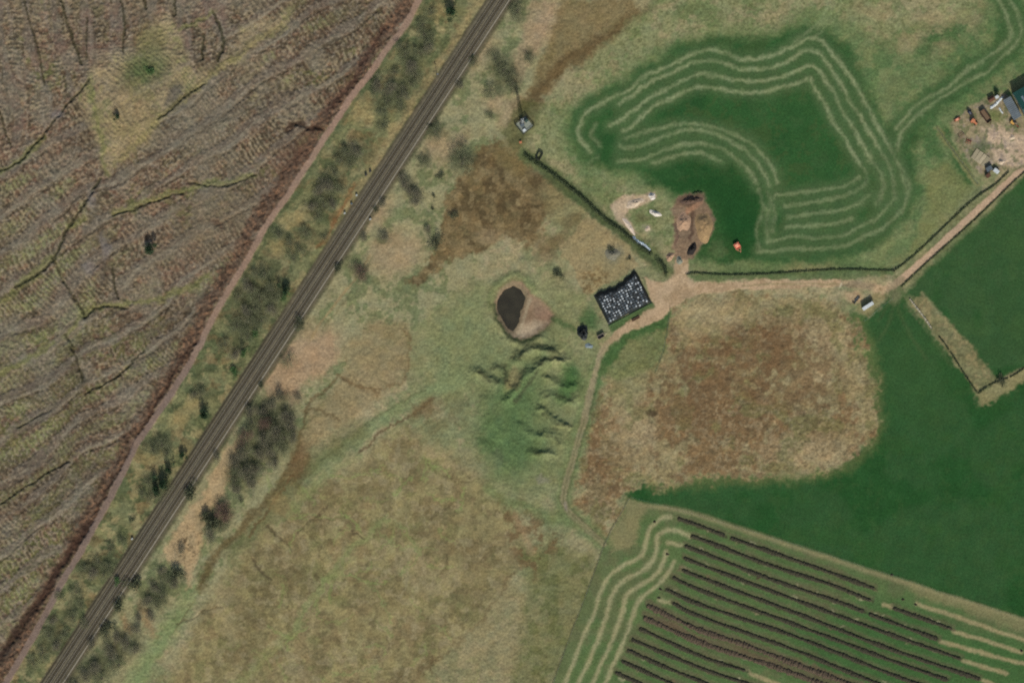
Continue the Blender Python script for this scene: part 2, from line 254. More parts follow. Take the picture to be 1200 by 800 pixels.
PS = [[(1075, 707), (1140, 729), (1210, 752), (1250, 765)], [(1117, 739), (1160, 752), (1197, 763)], [(1101, 750), (1155, 766), (1210, 779)], [(1129, 774), (1180, 789)], [(1152, 797), (1170, 803), (1190, 810)], [(878, 789), (930, 808)], [(1036, 708), (1046, 712)]]
for p in WS: paint(line(p, 7, 3, .4), (112, 120, 80), .5); paint(line(p, 4.2, 2.4, .45), (152, 146, 108), .85)
for p in PS: paint(line(p, 4.6, 1.8, .3), (152, 140, 102), .85)
ROWS = [[(794, 607), (820, 616), (851, 628)], [(856, 630), (902, 646), (957, 665), (1026, 690)], [(810, 628), (820, 631), (902, 662), (971, 684), (1022, 704)], [(1046, 712), (1080, 724), (1117, 737)],
 [(802, 639), (820, 646), (902, 678), (971, 701), (1014, 717)], [(1018, 719), (1040, 727), (1100, 749)], [(801, 653), (820, 661), (930, 702), (1040, 742), (1127, 772)], [(799, 667), (820, 676), (930, 717), (1040, 759), (1150, 796)],
 [(788, 676), (820, 691), (930, 731), (1040, 772), (1112, 797)], [(780, 690), (820, 708), (930, 745), (1040, 788), (1090, 806)], [(788, 706), (820, 722), (930, 761), (1012, 794), (1050, 808)],
 [(758, 709), (820, 738), (875, 756), (930, 777), (985, 797), (1020, 810)], [(754, 723), (820, 752), (902, 779), (952, 797), (985, 808)], [(749, 736), (820, 768), (875, 786)], [(740, 749), (820, 782), (867, 798), (900, 809)],
 [(735, 761), (772, 778), (821, 798), (845, 808)], [(728, 774), (772, 794), (800, 806)], [(721, 787), (744, 798), (765, 807)]]
for i, p in enumerate(ROWS):
    th = i in (11, 12)
    paint(line([(a + .5, b - 4) for a, b in p], 4 if not th else 7, 2.5, .4), (96, 88, 66), .6 if not th else .75); paint(line([(a - 1, b + 5) for a, b in p], 3, 2.5, .4), (58, 92, 48), .45); paint(line(p, 3.5, 1.5, .5), (60, 56, 42), .7)
for i, p in enumerate(ROWS):
    q = smooth(p, 8)
    for k in range(int(len(q) * (.7 if i < 8 else .3))):
        a, b = rng.choice(q); paint(blob(a + rng.gauss(0, 1.5), b + rng.uniform(-4, 3), rng.uniform(1, 3.5), rng.uniform(.7, 1.3), 20, soft=.7), rng.choice([(150, 146, 112), (128, 122, 90), (60, 54, 40), (110, 96, 72)]), rng.uniform(.4, .9))
for b in [(800, 742, 30, 5, 24), (880, 765, 40, 5, 22), (960, 786, 30, 6, 22), (782, 730, 16, 5, 24)]: paint(blob(*b, soft=.6), (98, 84, 64), .65)

# ------------------------------------------------------------------ felled forest, west
pathL = [(520, -44), (491, 0), (475, 30), (456, 55), (437, 82), (415, 108), (396, 139), (382, 159), (366, 185), (357, 198), (337, 229), (316, 258), (301, 284), (284, 314), (271, 335), (258, 357), (240, 390), (235, 403), (210, 446), (185, 484), (162, 517), (150, 541), (125, 591), (117, 604), (92, 650), (70, 687), (50, 725), (27, 765), (10, 795), (-14, 836), (-60, 915)]
cf = poly([(-5000, -5000), (3000, -5000)] + pathL + [(-3000, 5600), (-5000, 5600)], 2, .2)
nwz = poly([(-200, -200), (290, -200), (262, 72), (225, 72), (195, 60), (140, 62), (100, 92), (80, 125), (40, 165), (-200, 240)], 8, .5)
def furrows(phi):
    c, s = math.cos(math.radians(phi)), math.sin(math.radians(phi))
    wu = U + 11 * (fb(90, 111, 2) - .5) * 2; wv = V + 11 * (fb(90, 112, 2) - .5) * 2
    t = wu * s + wv * c; q = wu * c - wv * s
    band = .5 + .5 * np.cos(2 * math.pi * t / 36.0)
    band = ss(band + .5 * (fb(26, 113) - .5), .72, .95)
    q2 = q + 2.6 * (vng(t, q, 9, 114) - .5) + 1.6 * (vn(4, 116) - .5) + 1.1 * t / 36
    fr = .5 + .5 * np.sin(2 * math.pi * q2 / 6.0)
    dots = vng(q2 * 1.1, t, 3.0, 115)
    return band, fr, dots
b1, f1, d1 = furrows(33); b2, f2, d2 = furrows(99); b3, f3, d3 = furrows(22)
top = ss(V + .25 * U, 300, 420)[...]
band = b1 * (1 - nwz) + b2 * nwz; fr = f1 * (1 - nwz) + f2 * nwz; dots = d1 * (1 - nwz) + d2 * nwz
str_ = (1 - .55 * nwz) * (.35 + .65 * ss(fb(50, 117), .3, .55))
g = fr * str_ + (1 - str_) * .5
tone = ss(g * .5 + dots * .5 + .45 * (vn(3.0, 124) - .5) + .3 * (vn(1.8, 125) - .5), .28, .78)
paint(cf, (106, 95, 76), 1.0); rough(cf, .5)
paint(cf * (1 - tone), (74, 66, 50), .82); paint(cf * tone, (140, 126, 98), .78)
paint(cf * ss(fb(44, 118), .46, .66) * (.4 + .4 * dots), (120, 94, 80), .5)
paint(cf * ss(fb(5, 119, 2), .6, .85), (116, 84, 66), .4); paint(cf * ss(fb(4, 120, 2), .6, .85), (58, 50, 38), .55)
paint(cf * ss(fb(52, 121) * .7 + .3 * ss(V, 200, 600), .46, .66) * ss(n5, .35, .65), (98, 101, 58), .6)
tb = (U + 11 * (fb(90, 111, 2) - .5) * 2) * .545 + (V + 11 * (fb(90, 112, 2) - .5) * 2) * .839
ph = (tb / 36.0 + .16 * (fb(30, 127) - .5)) % 1.0; notnw = 1 - nwz
dk = ss(-np.abs(ph - .16), -.06, -.02) * ss(fb(40, 128), .35, .6) * notnw; pl_ = ss(-np.abs(ph - .04), -.09, -.03) * ss(fb(34, 129), .35, .6) * notnw
gr = ss(-np.abs(ph - .5), -.26, -.1) * ss(fb(60, 130) * .75 + .25 * ss(V, 100, 500), .42, .6) * notnw
paint(cf * gr * (.35 + .65 * tone), (120, 122, 82), .8)
paint(cf * ss(fb(90, 133), .5, .75), (116, 106, 84), .45); paint(cf * ss(fb(70, 134), .55, .78), (78, 66, 52), .45)
paint(cf * band, (100, 92, 80), .6); paint(cf * pl_, (130, 122, 102), .55); paint(cf * dk, (66, 59, 46), .6); dig(cf * dk, -.25)
tn = (U * math.cos(math.radians(9)) - V * math.sin(math.radians(9)) + 9 * (fb(40, 136) - .5)) / 23.0 % 1.0
paint(cf * nwz * ss(-np.abs(tn - .5), -.1, -.03) * ss(fb(30, 137), .35, .6), (70, 62, 50), .55); paint(cf * nwz * ss(-np.abs(tn - .3), -.14, -.04) * ss(fb(30, 138), .4, .6), (124, 112, 98), .4); paint(cf * nwz * ss(fb(24, 139), .5, .7), (124, 98, 84), .35)
paint(cf * ss(fb(32, 140), .55, .75), (118, 112, 94), .45); paint(cf * ss(fb(2.4, 122, 2), .66, .9), (140, 128, 108), .5)
dig(cf * (1 - band), .42 * (tone - .5)); dig(cf * band, .2 + .35 * (fb(3, 123, 2) - .5))
# open grassy glade
gl = poly([(100, 92), (125, 65), (160, 60), (180, 20), (205, 12), (212, 45), (215, 75), (232, 85), (262, 75), (290, 30), (345, 5), (330, 35), (290, 65), (245, 92), (200, 128), (150, 175), (128, 205), (118, 200), (108, 150), (92, 125), (88, 108)], 6, 1.5)
gl = gl * (.45 + .55 * ss(fb(14, 135) * .6 + n5 * .4, .34, .56)); paint(gl, (144, 130, 100), .85); paint(gl * ss(n20 * .6 + n5 * .4, .52, .7), (110, 112, 72), .6); paint(gl * ss(fb(9, 126), .5, .75), (148, 133, 98), .5); rough(gl, .4)
paint(blob(172, 82, 26, 18, -20, soft=.9), (64, 84, 48), .75); paint(blob(205, 112, 8, 16, 28, soft=.6), (90, 86, 76), .8); paint(blob(178, 45, 20, 18), (92, 98, 56), .5)
paint(blob(150, 145, 28, 34, 20, soft=.8), (140, 124, 88), .6)
paint(line([(330, 30), (240, 95), (185, 138), (135, 195)], 6, 4, 1.2), (128, 120, 78), .6); paint(line([(300, 45), (235, 95), (190, 135)], 2, 1.5, .8), (66, 62, 42), .6)
drains = [([(72, 0), (76, 20), (82, 38), (90, 60), (96, 76)], 2.6), ([(104, 92), (92, 108), (78, 126), (62, 145), (40, 170), (20, 190), (-20, 208)], 2.4), ([(117, 210), (106, 228), (95, 245), (80, 268), (70, 288), (58, 308), (40, 323), (18, 337)], 3.0),
          ([(130, 252), (160, 243), (200, 230), (215, 226)], 2), ([(100, 372), (112, 362), (135, 360), (150, 362)], 2), ([(142, 0), (145, 30), (146, 60)], 2.5), ([(205, -5), (205, 18)], 2), ([(101, 20), (102, 70)], 1.6),
          ([(240, 40), (236, 70)], 3), ([(250, 15), (262, 45), (256, 72)], 3), ([(0, 130), (12, 172)], 2), ([(60, 300), (75, 330), (100, 372)], 1.6), ([(0, 590), (40, 565), (80, 540)], 2), ([(100, 460), (130, 445), (170, 410)], 2), ([(20, 500), (60, 480)], 1.6), ([(130, 310), (133, 330), (140, 350)], 2.4), ([(82, 405), (92, 430), (98, 445)], 2.4), ([(170, 0), (172, 10)], 3), ([(240, 98), (222, 108), (200, 128), (185, 137)], 1.8),
          ([(220, 212), (250, 218), (285, 212), (300, 205)], 1.6), ([(75, 390), (86, 405)], 2), ([(28, 2), (45, 60), (52, 100)], 2)]
for pts, w in [([(15, 345), (-5, 356), (-30, 366)], 8), ([(130, 250), (160, 240), (205, 226), (240, 216), (300, 208)], 6), ([(75, 392), (105, 365), (150, 357), (190, 348), (220, 337), (245, 325)], 7), ([(-10, 440), (30, 420), (62, 403)], 7),
               ([(210, 37), (230, 28), (250, 15)], 4), ([(104, 96), (110, 118), (115, 140), (120, 175), (124, 205)], 5), ([(52, 160), (30, 182), (0, 202)], 7), ([(82, 268), (100, 258)], 6), ([(45, 322), (20, 337), (60, 300)], 6)]:
    paint(line(pts, w, 3, 1), (110, 112, 64), .6)
for pts, w in drains:
    m = line(pts, w, 1.4, .5); paint(m, (50, 50, 32), .85); dig(m, -.8)
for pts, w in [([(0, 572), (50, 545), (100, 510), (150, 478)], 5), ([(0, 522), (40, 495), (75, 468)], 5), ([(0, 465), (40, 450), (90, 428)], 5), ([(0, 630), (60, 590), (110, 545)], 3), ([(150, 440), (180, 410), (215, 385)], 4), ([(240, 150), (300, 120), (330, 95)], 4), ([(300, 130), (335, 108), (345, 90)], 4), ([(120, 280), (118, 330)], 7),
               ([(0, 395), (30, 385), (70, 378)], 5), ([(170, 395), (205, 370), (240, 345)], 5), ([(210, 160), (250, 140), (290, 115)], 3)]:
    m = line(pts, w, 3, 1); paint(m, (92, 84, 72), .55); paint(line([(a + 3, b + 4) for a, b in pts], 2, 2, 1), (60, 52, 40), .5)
paint(blob(245, 265, 55, 26, -30, soft=.9), (110, 98, 78), .6); dig(blob(255, 262, 8, 4), -.4); paint(blob(255, 262, 8, 4), (80, 62, 48), .7)
for b in [(108, 235, 6, 9), (122, 290, 5, 12), (70, 135, 8, 5), (105, 315, 8, 8)]: paint(blob(*b, soft=.6), (116, 110, 104), .6)
# spoil bank beside the path
off = lambda p, d: [(a - d * .84, b - d * .54) for a, b in p]
bk = line(off(pathL[:18], 12), 17, 5, 1.3) + line(off(pathL[17:], 11), 15, 6, 1.0)
paint(np.clip(bk, 0, 1) * cf, (88, 70, 56), .85); dig(np.clip(bk, 0, 1) * cf, .5 * (n5 - .3))
paint(np.clip(bk, 0, 1) * cf * ss(fb(4, 131, 2), .55, .75), (56, 44, 35), .7); paint(np.clip(bk, 0, 1) * cf * ss(fb(3, 132, 2), .62, .8), (128, 98, 74), .6)
m = line([(104, 612), (92, 632), (75, 655), (55, 690), (35, 718), (15, 745), (-10, 785), (-40, 830)], 9, 3, .6); paint(m, (60, 44, 35), .85); dig(m, -1.0)
m = line([(235, 395), (210, 425), (190, 462), (165, 500), (150, 530), (128, 570), (112, 600)], 3.5, 2, .8); paint(m, (58, 42, 33), .8); dig(m, -.6)
m = line([(337, 150), (350, 144), (362, 150), (376, 150)], 6, 2.5, .8); paint(m, (58, 44, 34), .85); dig(m, -.8); paint(blob(345, 175, 14, 22, 35, soft=.8), (92, 70, 56), .6)
m = line([(455, 30), (430, 68), (405, 100), (385, 130)], 4, 2.5, 1.2) * cf; paint(m, (64, 46, 38), .7); dig(m, -.5)

# ------------------------------------------------------------------ strip between path and railway
railx = lambda v: 584 - .654 * v
wm = (1 - cf) * ss(railx(V) - 14 - U, -2, 2)
paint(wm, (106, 107, 72), .9); rough(wm, .8); paint(wm * ss(fb(16, 141), .5, .7), (78, 86, 56), .75); paint(wm * ss(fb(9, 144), .52, .74) * ss(V, 180, 330), (70, 76, 50), .7); paint(wm * ss(fb(11, 142), .56, .74), (142, 130, 92), .6); paint(wm * ss(fb(14, 143), .62, .8), (112, 88, 60), .4)
paint(line([(569, -8), (475, 136), (420, 220), (400, 250)], 9, 5, .8) * wm, (138, 124, 88), .75); paint(line([(415, 215), (395, 255), (370, 290)], 4, 2.5, .8) * wm, (120, 84, 52), .7)
for b in [(425, 130, 16, 14, 0), (345, 258, 14, 8, -15), (325, 292, 10, 8, 0), (512, 10, 10, 10, 0), (210, 490, 16, 10, -50), (225, 475, 10, 12, 0), (180, 530, 14, 10, -40)]: paint(blob(*b, soft=.6) * wm, (142, 128, 86), .7)
for p in [[(x + 5.5, y + 3.5) for x, y in pathL[:16]]]: paint(line(p, 5, 2.5, .8) * wm, (76, 84, 56), .7)
# east side features
paint(line([(433, 300), (420, 322), (400, 345), (372, 385), (352, 420), (330, 450)], 3, 1.5, .4), (140, 122, 86), .75); paint(line([(438, 300), (425, 322), (404, 350), (378, 388)], 2, 1.5, .5), (88, 86, 56), .5)
paint(poly([(265, 520), (278, 515), (272, 560), (258, 580), (240, 610), (235, 650), (220, 690), (213, 662), (195, 660), (190, 645), (215, 605), (240, 570)], 4, 1), (164, 140, 104), .85)
for k in range(38): paint(blob(rng.gauss(226, 9), rng.gauss(642, 12), 1.2, 1.2, soft=.8), (84, 72, 52), .7)
paint(poly([(310, 440), (340, 405), (390, 395), (400, 415), (360, 450), (340, 478), (315, 460)], 6, 1.3), (154, 130, 100), .8)
for b in [(170, 715, 6, 14, -20), (148, 730, 4, 14, -30), (135, 755, 4, 10, 0), (178, 735, 5, 12, -25)]: paint(blob(*b, soft=.7), (136, 112, 80), .7)
paint(line([(345, 560), (320, 590), (305, 610), (290, 625)], 3, 2, 1), (92, 70, 44), .7); paint(blob(352, 545, 8, 24, 10, soft=.8), (100, 72, 46), .65); paint(blob(330, 590, 12, 10), (128, 112, 74), .6)

# ------------------------------------------------------------------ railway bed
bed = line([(railx(-5000) + 1, -5000), (railx(5000) + 1, 5000)], 0, 1, sm=False)
dperp = (U - railx(V)) * .837
rv = np.abs(dperp - 1)
ballast = ss(-rv, -14.5, -11.5)
shoulder = ss(dperp, 8, 11) * ss(-dperp, -19, -15)
paint(shoulder, (84, 80, 60), .8); paint(shoulder * ss(n5, .5, .7), (74, 78, 52), .6)
H += np.maximum(ballast, shoulder * .3) * (.3 - H)
paint(ballast, (88, 82, 65), .97); rough(np.clip(ballast + shoulder * .6, 0, 1), .12)
paint(ballast * ss(vng(dperp, U * .7, 2.2, 151), .45, .8), (94, 86, 68), .6)
for o in (-3.9, 4.9): paint(ss(-np.abs(dperp - o), -2.8, -1.4), (76, 69, 53), .7)
paint(ss(-np.abs(dperp + 10), -1.4, -.6) * ss(V, 330, 430), (48, 44, 34), .7)
paint(ss(-np.abs(dperp - .5), -1.2, -.3), (120, 114, 96), .6); paint(ss(-np.abs(dperp + 8.3), -1.3, -.3), (112, 106, 88), .6); paint(ss(-np.abs(dperp - 8.6), -1.2, -.3) * ss(-V, -420, -250), (116, 110, 92), .5)

# ------------------------------------------------------------------ farm lane, yard, path
laneL = [(1230, 172), (1192, 204), (1150, 242), (1112, 277), (1080, 307), (1052, 331)]
lane = line(laneL, 7.5, 1.3, .25)
lane2 = line([(1056, 328), (1046, 335), (1035, 337), (1022, 336), (1005, 333), (984, 331)], 8, 1.5, .3)
apron = poly([(754, 325), (775, 331), (786, 325), (789, 312), (793, 300), (806, 303), (806, 314), (804, 324), (812, 331), (850, 331), (900, 327), (985, 327), (988, 334), (900, 337.5), (860, 339), (832, 343), (806, 350), (786, 360), (775, 373), (755, 384), (732, 390), (720, 400), (713, 399), (720, 389), (741, 373), (766, 355), (760, 342)], 1.5, .45)
paint(line(laneL, 13, 3, .4), (92, 100, 62), .6)
paint(lane, (182, 155, 126), .97); paint(lane2, (142, 126, 98), .9); paint(line([(1000, 335), (985, 334)], 2, 1.5, .3), (108, 98, 72), .5); paint(blob(1034, 336, 14, 5, -15), (176, 152, 118), .85); paint(blob(1031, 337, 3, 2), (128, 112, 78), .7); paint(blob(1050, 347, 5, 8, -20, soft=.8), (128, 122, 90), .6)
paint(apron, (178, 153, 121), .95); paint(apron * ss(n8, .5, .75), (150, 128, 96), .6); paint(apron * ss(fb(5, 161), .6, .8), (184, 160, 126), .5)
paint(line([(985, 332.5), (940, 332), (900, 332.5), (870, 335)], 1.5, 1, .3), (112, 112, 72), .55)
paint(blob(988, 332, 1.5, 4, 0), (190, 180, 150), .6); paint(blob(1001, 346, 9, 6, 20), (160, 136, 104), .85); paint(poly([(1000, 362), (1018, 372), (1040, 345), (1025, 342)], 1.5, .5), (124, 116, 80), .7)
trackL = [(722, 394), (712, 403), (705, 415), (700, 428), (697, 440), (692, 460), (685, 490), (678, 515), (670, 540), (664, 565), (661, 585), (668, 600), (680, 612), (695, 625), (708, 637)]
track = line(trackL, 5.5, 2, .4)
paint(line(trackL[3:], 20, 7, 1), (92, 110, 68), .75); paint(line([(575, 575), (600, 588), (640, 602), (668, 612)], 14, 7, 1), (104, 116, 74), .7)
paint(line(trackL[:3], 6, 1.5, .3), (156, 136, 104), .9); paint(line(trackL[1:7], 7.5, 2, .4), (146, 134, 103), .9); paint(line(trackL[5:], 7.5, 2, .4), (132, 123, 92), .9); paint(line([(a + 5, b) for a, b in trackL[5:]], 2, 1.5, .4), (74, 80, 50), .6); paint(line([(a - 5, b) for a, b in trackL[6:]], 1.5, 1.2, .4), (84, 84, 54), .5); paint(line([(a - 6, b - 1) for a, b in trackL[3:]], 4, 3, .5), (112, 118, 78), .5)
paint(line([(a + 6, b + 2) for a, b in trackL[1:6]], 5, 3, .6), (60, 90, 48), .6); paint(line(trackL[6:], 1.5, 1.2, .3), (86, 92, 58), .6); paint(blob(664, 592, 3, 4), (138, 128, 112), .7)
yard = poly([(1112, 142), (1150, 118), (1180, 108), (1200, 140), (1240, 150), (1240, 165), (1205, 195), (1180, 200), (1150, 205), (1135, 190)], 2, .7)
paint(yard, (138, 126, 98), .9); paint(poly([(1150, 150), (1175, 148), (1205, 160), (1230, 170), (1200, 194), (1185, 196), (1168, 188), (1160, 165)], 3, 1), (176, 155, 128), .95)
paint(yard * ss(fb(6, 165), .54, .72), (86, 96, 62), .7); paint(yard * ss(fb(4, 166), .64, .8), (140, 126, 112), .7); paint(blob(1150, 172, 14, 6, -20), (74, 88, 60), .6); paint(blob(1168, 138, 10, 8), (96, 108, 58), .7)
paint(line([(1098, 150), (1118, 178), (1146, 216)], 7, 2.5, .8), (128, 122, 82), .7)
pathm = line(pathL, 7, 1.2, .22)
paint(pathm, (146, 122, 103), .95); paint(pathm * ss(V, 350, 470), (120, 104, 92), .9); paint(blob(160, 518, 5, 10, 35), (132, 112, 96), .7); paint(pathm * ss(-np.abs(V - 120), -60, -20), (156, 126, 106), .5); H += pathm * (.1 - H) * .8
H += np.clip(lane + apron + track * .7, 0, 1) * (0.02 - H); rough(np.clip(lane + apron + pathm + track * .5, 0, 1), .06)
# bare earth beside the hedge
paint(poly([(716, 240), (733, 230), (752, 229), (766, 225), (768, 233), (755, 240), (738, 246), (732, 252), (748, 274), (741, 276), (722, 258)], 2, .6), (178, 156, 128), .85); paint(blob(752, 262, 10, 12, 0), (104, 110, 70), .7); paint(blob(753, 253, 8, 4, -10), (86, 84, 58), .6)
paint(blob(758, 268, 6, 7), (150, 140, 112), .5)
paint(poly([(790, 236), (795, 228), (825, 228), (829, 240), (838, 258), (836, 272), (820, 292), (812, 304), (790, 305), (786, 290), (790, 260), (786, 244)], 2, .6), (124, 102, 82), .9)
paint(blob(808, 234, 17, 6, -5), (84, 66, 54), .8); paint(line([(812, 246), (811, 262), (806, 280)], 5, 2, .8), (80, 62, 50), .8); paint(line([(792, 262), (790, 285)], 4, 2, .8), (88, 68, 58), .7); paint(line([(822, 238), (806, 246), (800, 258)], 5, 2, .5), (160, 120, 92), .7)
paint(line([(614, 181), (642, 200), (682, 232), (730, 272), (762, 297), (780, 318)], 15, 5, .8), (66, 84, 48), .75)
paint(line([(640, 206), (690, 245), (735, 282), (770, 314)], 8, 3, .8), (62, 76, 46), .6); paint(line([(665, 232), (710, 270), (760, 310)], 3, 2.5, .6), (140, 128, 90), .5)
paint(poly([(804, 324), (840, 318), (1045, 314), (1050, 322), (1000, 327), (900, 326), (815, 330)], 2, .6), (70, 92, 54), .7)
# clamp surroundings, mast plot
paint(blob(718, 297, 10, 11, 0, soft=.5), (112, 108, 84), .8); paint(poly([(712, 382), (766, 353), (768, 358), (716, 390)], 1.5, .5), (62, 88, 48), .85)
paint(blob(614, 146, 9, 9, 0, soft=.4), (96, 104, 76), .6)
# thin uncut lines along the wire fences
FENCES = {'a': [(738, 583), (722, 610), (708, 638), (690, 688), (668, 745), (648, 800), (642, 818)], 'b': [(739, 582), (820, 604), (930, 637), (1040, 672), (1130, 702), (1225, 733)], 'c': [(785, 361), (782, 386), (777, 412), (768, 436)], 'd': [(1098, 150), (1118, 178), (1146, 216)]}
for k, c in (('a', (74, 78, 48)), ('c', (72, 84, 48)), ('d', (60, 76, 44))): paint(line(FENCES[k], 1.4, .8, .2), c, .75)
# pond basin
PB = [(581, 352), (588, 338), (600, 330), (613, 330), (622, 343), (640, 355), (648, 368), (642, 382), (625, 393), (612, 398), (596, 394), (586, 378), (580, 365)]
WATER = [(578, 355), (582, 346), (591, 337), (601, 334), (611, 338), (617, 347), (614, 357), (610, 365), (608, 379), (601, 390), (592, 386), (587, 374), (580, 364)]
paint(poly([(a + (a - 612) * .12, b + (b - 362) * .1) for a, b in PB], 3, .5), (104, 104, 70), .8)
pb = poly(PB, 2.5, .4); paint(pb, (136, 114, 90), .95); paint(blob(618, 388, 18, 7, -30, soft=.7) * pb, (176, 160, 132), .85); paint(line([(608, 392), (613, 380), (617, 364), (622, 350)], 3, 2, .4) * pb, (158, 146, 118), .7); paint(blob(638, 366, 9, 8) * pb, (132, 104, 84), .6); rough(pb, .15)
paint(line(WATER + [WATER[0]], 5, 3, .3) * pb, (120, 112, 86), .6); paint(line([(580, 358), (584, 376), (594, 391), (612, 400), (630, 394)], 3, 2, .6), (72, 86, 52), .8); paint(line([(574, 362), (576, 346), (586, 332), (600, 324), (616, 325), (628, 340)], 5, 4, .8), (100, 110, 70), .7); paint(line([(586, 338), (600, 328), (614, 328)], 2.5, 2, .6), (92, 86, 58), .7)
dig(poly(PB, 7, .3), -1.3); dig(poly([(600 + (a - 600) * .8, 362 + (b - 362) * .85) for a, b in WATER], 6, .2), -1.2); dig(line([(577, 360), (582, 378), (594, 396), (612, 404), (634, 396)], 6, 4, .5), .7); dig(line([(574, 362), (576, 346), (586, 332), (600, 324), (616, 325), (628, 340)], 5, 4, .5), .5)
paint(line([(645, 372), (658, 380), (672, 388)], 5, 3, .8), (52, 80, 44), .7)
# spoil ridges (real relief; sun shading adds to the painted shade lines)
for pts, w, h in [([(606, 425), (616, 412), (630, 409), (648, 413)], 7, 1.6), ([(596, 468), (610, 452), (622, 436), (640, 424), (660, 425)], 8, 1.7), ([(558, 437), (566, 440), (578, 447), (590, 452)], 8, 1.3), ([(580, 430), (588, 436), (596, 452)], 6, .9),
                  ([(634, 466), (648, 462), (664, 470), (676, 466)], 6, .8), ([(632, 478), (648, 489), (668, 500)], 5, 1.2), ([(634, 510), (648, 508), (658, 520)], 6, .9), ([(622, 530), (634, 532), (644, 534)], 7, 1.3), ([(568, 520), (578, 535), (590, 545)], 8, .6), ([(640, 444), (656, 452), (672, 452)], 6, 1.0), ([(612, 500), (624, 508), (632, 512)], 6, .8), ([(572, 468), (578, 490), (586, 510)], 9, .7)]:
    dig(line(pts, w * .9, w * .95, .7), h * 1.5)
paint(blob(630, 531, 8, 4, 10), (70, 76, 48), .6); paint(blob(633, 560, 8, 5, 0), (128, 124, 104), .6); paint(blob(580, 536, 8, 10, 20), (92, 100, 72), .5); paint(line([(600, 588), (640, 600), (660, 610)], 4, 3, 1), (98, 110, 70), .5)

# darker olive ground beneath the thickets and lone trees
for b in [(465, 108, 30, 14, -10), (482, 78, 12, 20, 20), (500, 38, 9, 26, 20), (447, 130, 6, 16, 20), (408, 182, 20, 14, -30), (385, 220, 20, 16, -40), (370, 244, 12, 12, 0), (304, 345, 26, 42, 20), (280, 385, 16, 26, 20), (326, 276, 10, 8, 0), (358, 276, 14, 9, 0), (186, 520, 14, 14, 0), (236, 458, 8, 10, 0), (182, 568, 16, 12, -40), (110, 664, 20, 12, -20), (60, 745, 24, 18, -50), (86, 712, 18, 8, -50),
          (328, 500, 20, 30, 0), (288, 540, 18, 36, 15), (308, 500, 18, 34, 10), (186, 692, 26, 14, -50), (145, 755, 26, 14, -40), (110, 780, 26, 16, -20), (252, 604, 14, 20, 20), (592, 84, 16, 22, -35), (580, 100, 7, 9, 0), (480, 220, 14, 10, 30), (510, 152, 11, 10, 0), (542, 186, 15, 13, 0), (497, 188, 7, 8, 0), (606, 12, 9, 12, 0), (618, 66, 6, 8, 0), (422, 318, 9, 12, 0), (448, 278, 7, 7, 0)]:
    paint(blob(*b, soft=.8, warp=1.6) * (1 - cf) * (1 - ballast) * (1 - pathm), (76, 80, 56), .8)

# fine grain everywhere
inner = ((np.abs(U - 600) < 660) & (np.abs(V - 400) < 460)).astype(float)
grain = (vn(1.4, 171) - .5) * .5 + (vn(2.6, 172) - .5) * .55 + (vn(5.2, 173) - .5) * .3 - .35 * ss(vn(2.3, 179) * .7 + vn(7, 180) * .3, .68, .9)
C *= (1 + (.12 + .46 * np.clip(R, 0, 1))[..., None] * inner[..., None] * grain[..., None])
C += (inner * (vn(9, 175) - .5) * (.06 + R * .12))[..., None] * C * np.array([.8, .1, -.5])
H += inner * R * (.34 * (vn(2.2, 176) - .5) + .30 * (vn(4.1, 177) - .5) + .35 * (vn(10, 178) - .5))
C *= (1 + .16 * np.clip(R, 0, 1) * inner)[..., None]
C = np.clip(C, .004, .9)
def hz(u, v):
    i = int(np.clip(np.searchsorted(AU, u) - 1, 0, NU - 2)); j = int(np.clip(np.searchsorted(AV, v) - 1, 0, NV - 2))
    f = (u - AU[i]) / (AU[i + 1] - AU[i]); g_ = (v - AV[j]) / (AV[j + 1] - AV[j])
    return (H[j, i] * (1 - f) + H[j, i + 1] * f) * (1 - g_) + (H[j + 1, i] * (1 - f) + H[j + 1, i + 1] * f) * g_

# ------------------------------------------------------------------ materials
def mat(name, c, var=.25, sc=3.0, rough_=.85, metal=0.0, bump=.0, lina=None):
    m = D.materials.new(name); m.use_nodes = True; t = m.node_tree; b = t.nodes['Principled BSDF']
    a = alb(c) if lina is None else np.array(lina)
    tc = t.nodes.new('ShaderNodeTexCoord'); n = t.nodes.new('ShaderNodeTexNoise'); n.inputs['Scale'].default_value = sc; n.inputs['Detail'].default_value = 5
    r = t.nodes.new('ShaderNodeValToRGB'); r.color_ramp.elements[0].position = .3; r.color_ramp.elements[1].position = .7
    r.color_ramp.elements[0].color = (*np.clip(a * (1 - var), 0, 1), 1); r.color_ramp.elements[1].color = (*np.clip(a * (1 + var), 0, 1), 1)
    t.links.new(tc.outputs['Object'], n.inputs['Vector']); t.links.new(n.outputs['Fac'], r.inputs['Fac']); t.links.new(r.outputs['Color'], b.inputs['Base Color'])
    b.inputs['Roughness'].default_value = rough_; b.inputs['Metallic'].default_value = metal
    if bump:
        bp = t.nodes.new('ShaderNodeBump'); bp.inputs['Strength'].default_value = bump; bp.inputs['Distance'].default_value = .1
        t.links.new(n.outputs['Fac'], bp.inputs['Height']); t.links.new(bp.outputs['Normal'], b.inputs['Normal'])
    return m
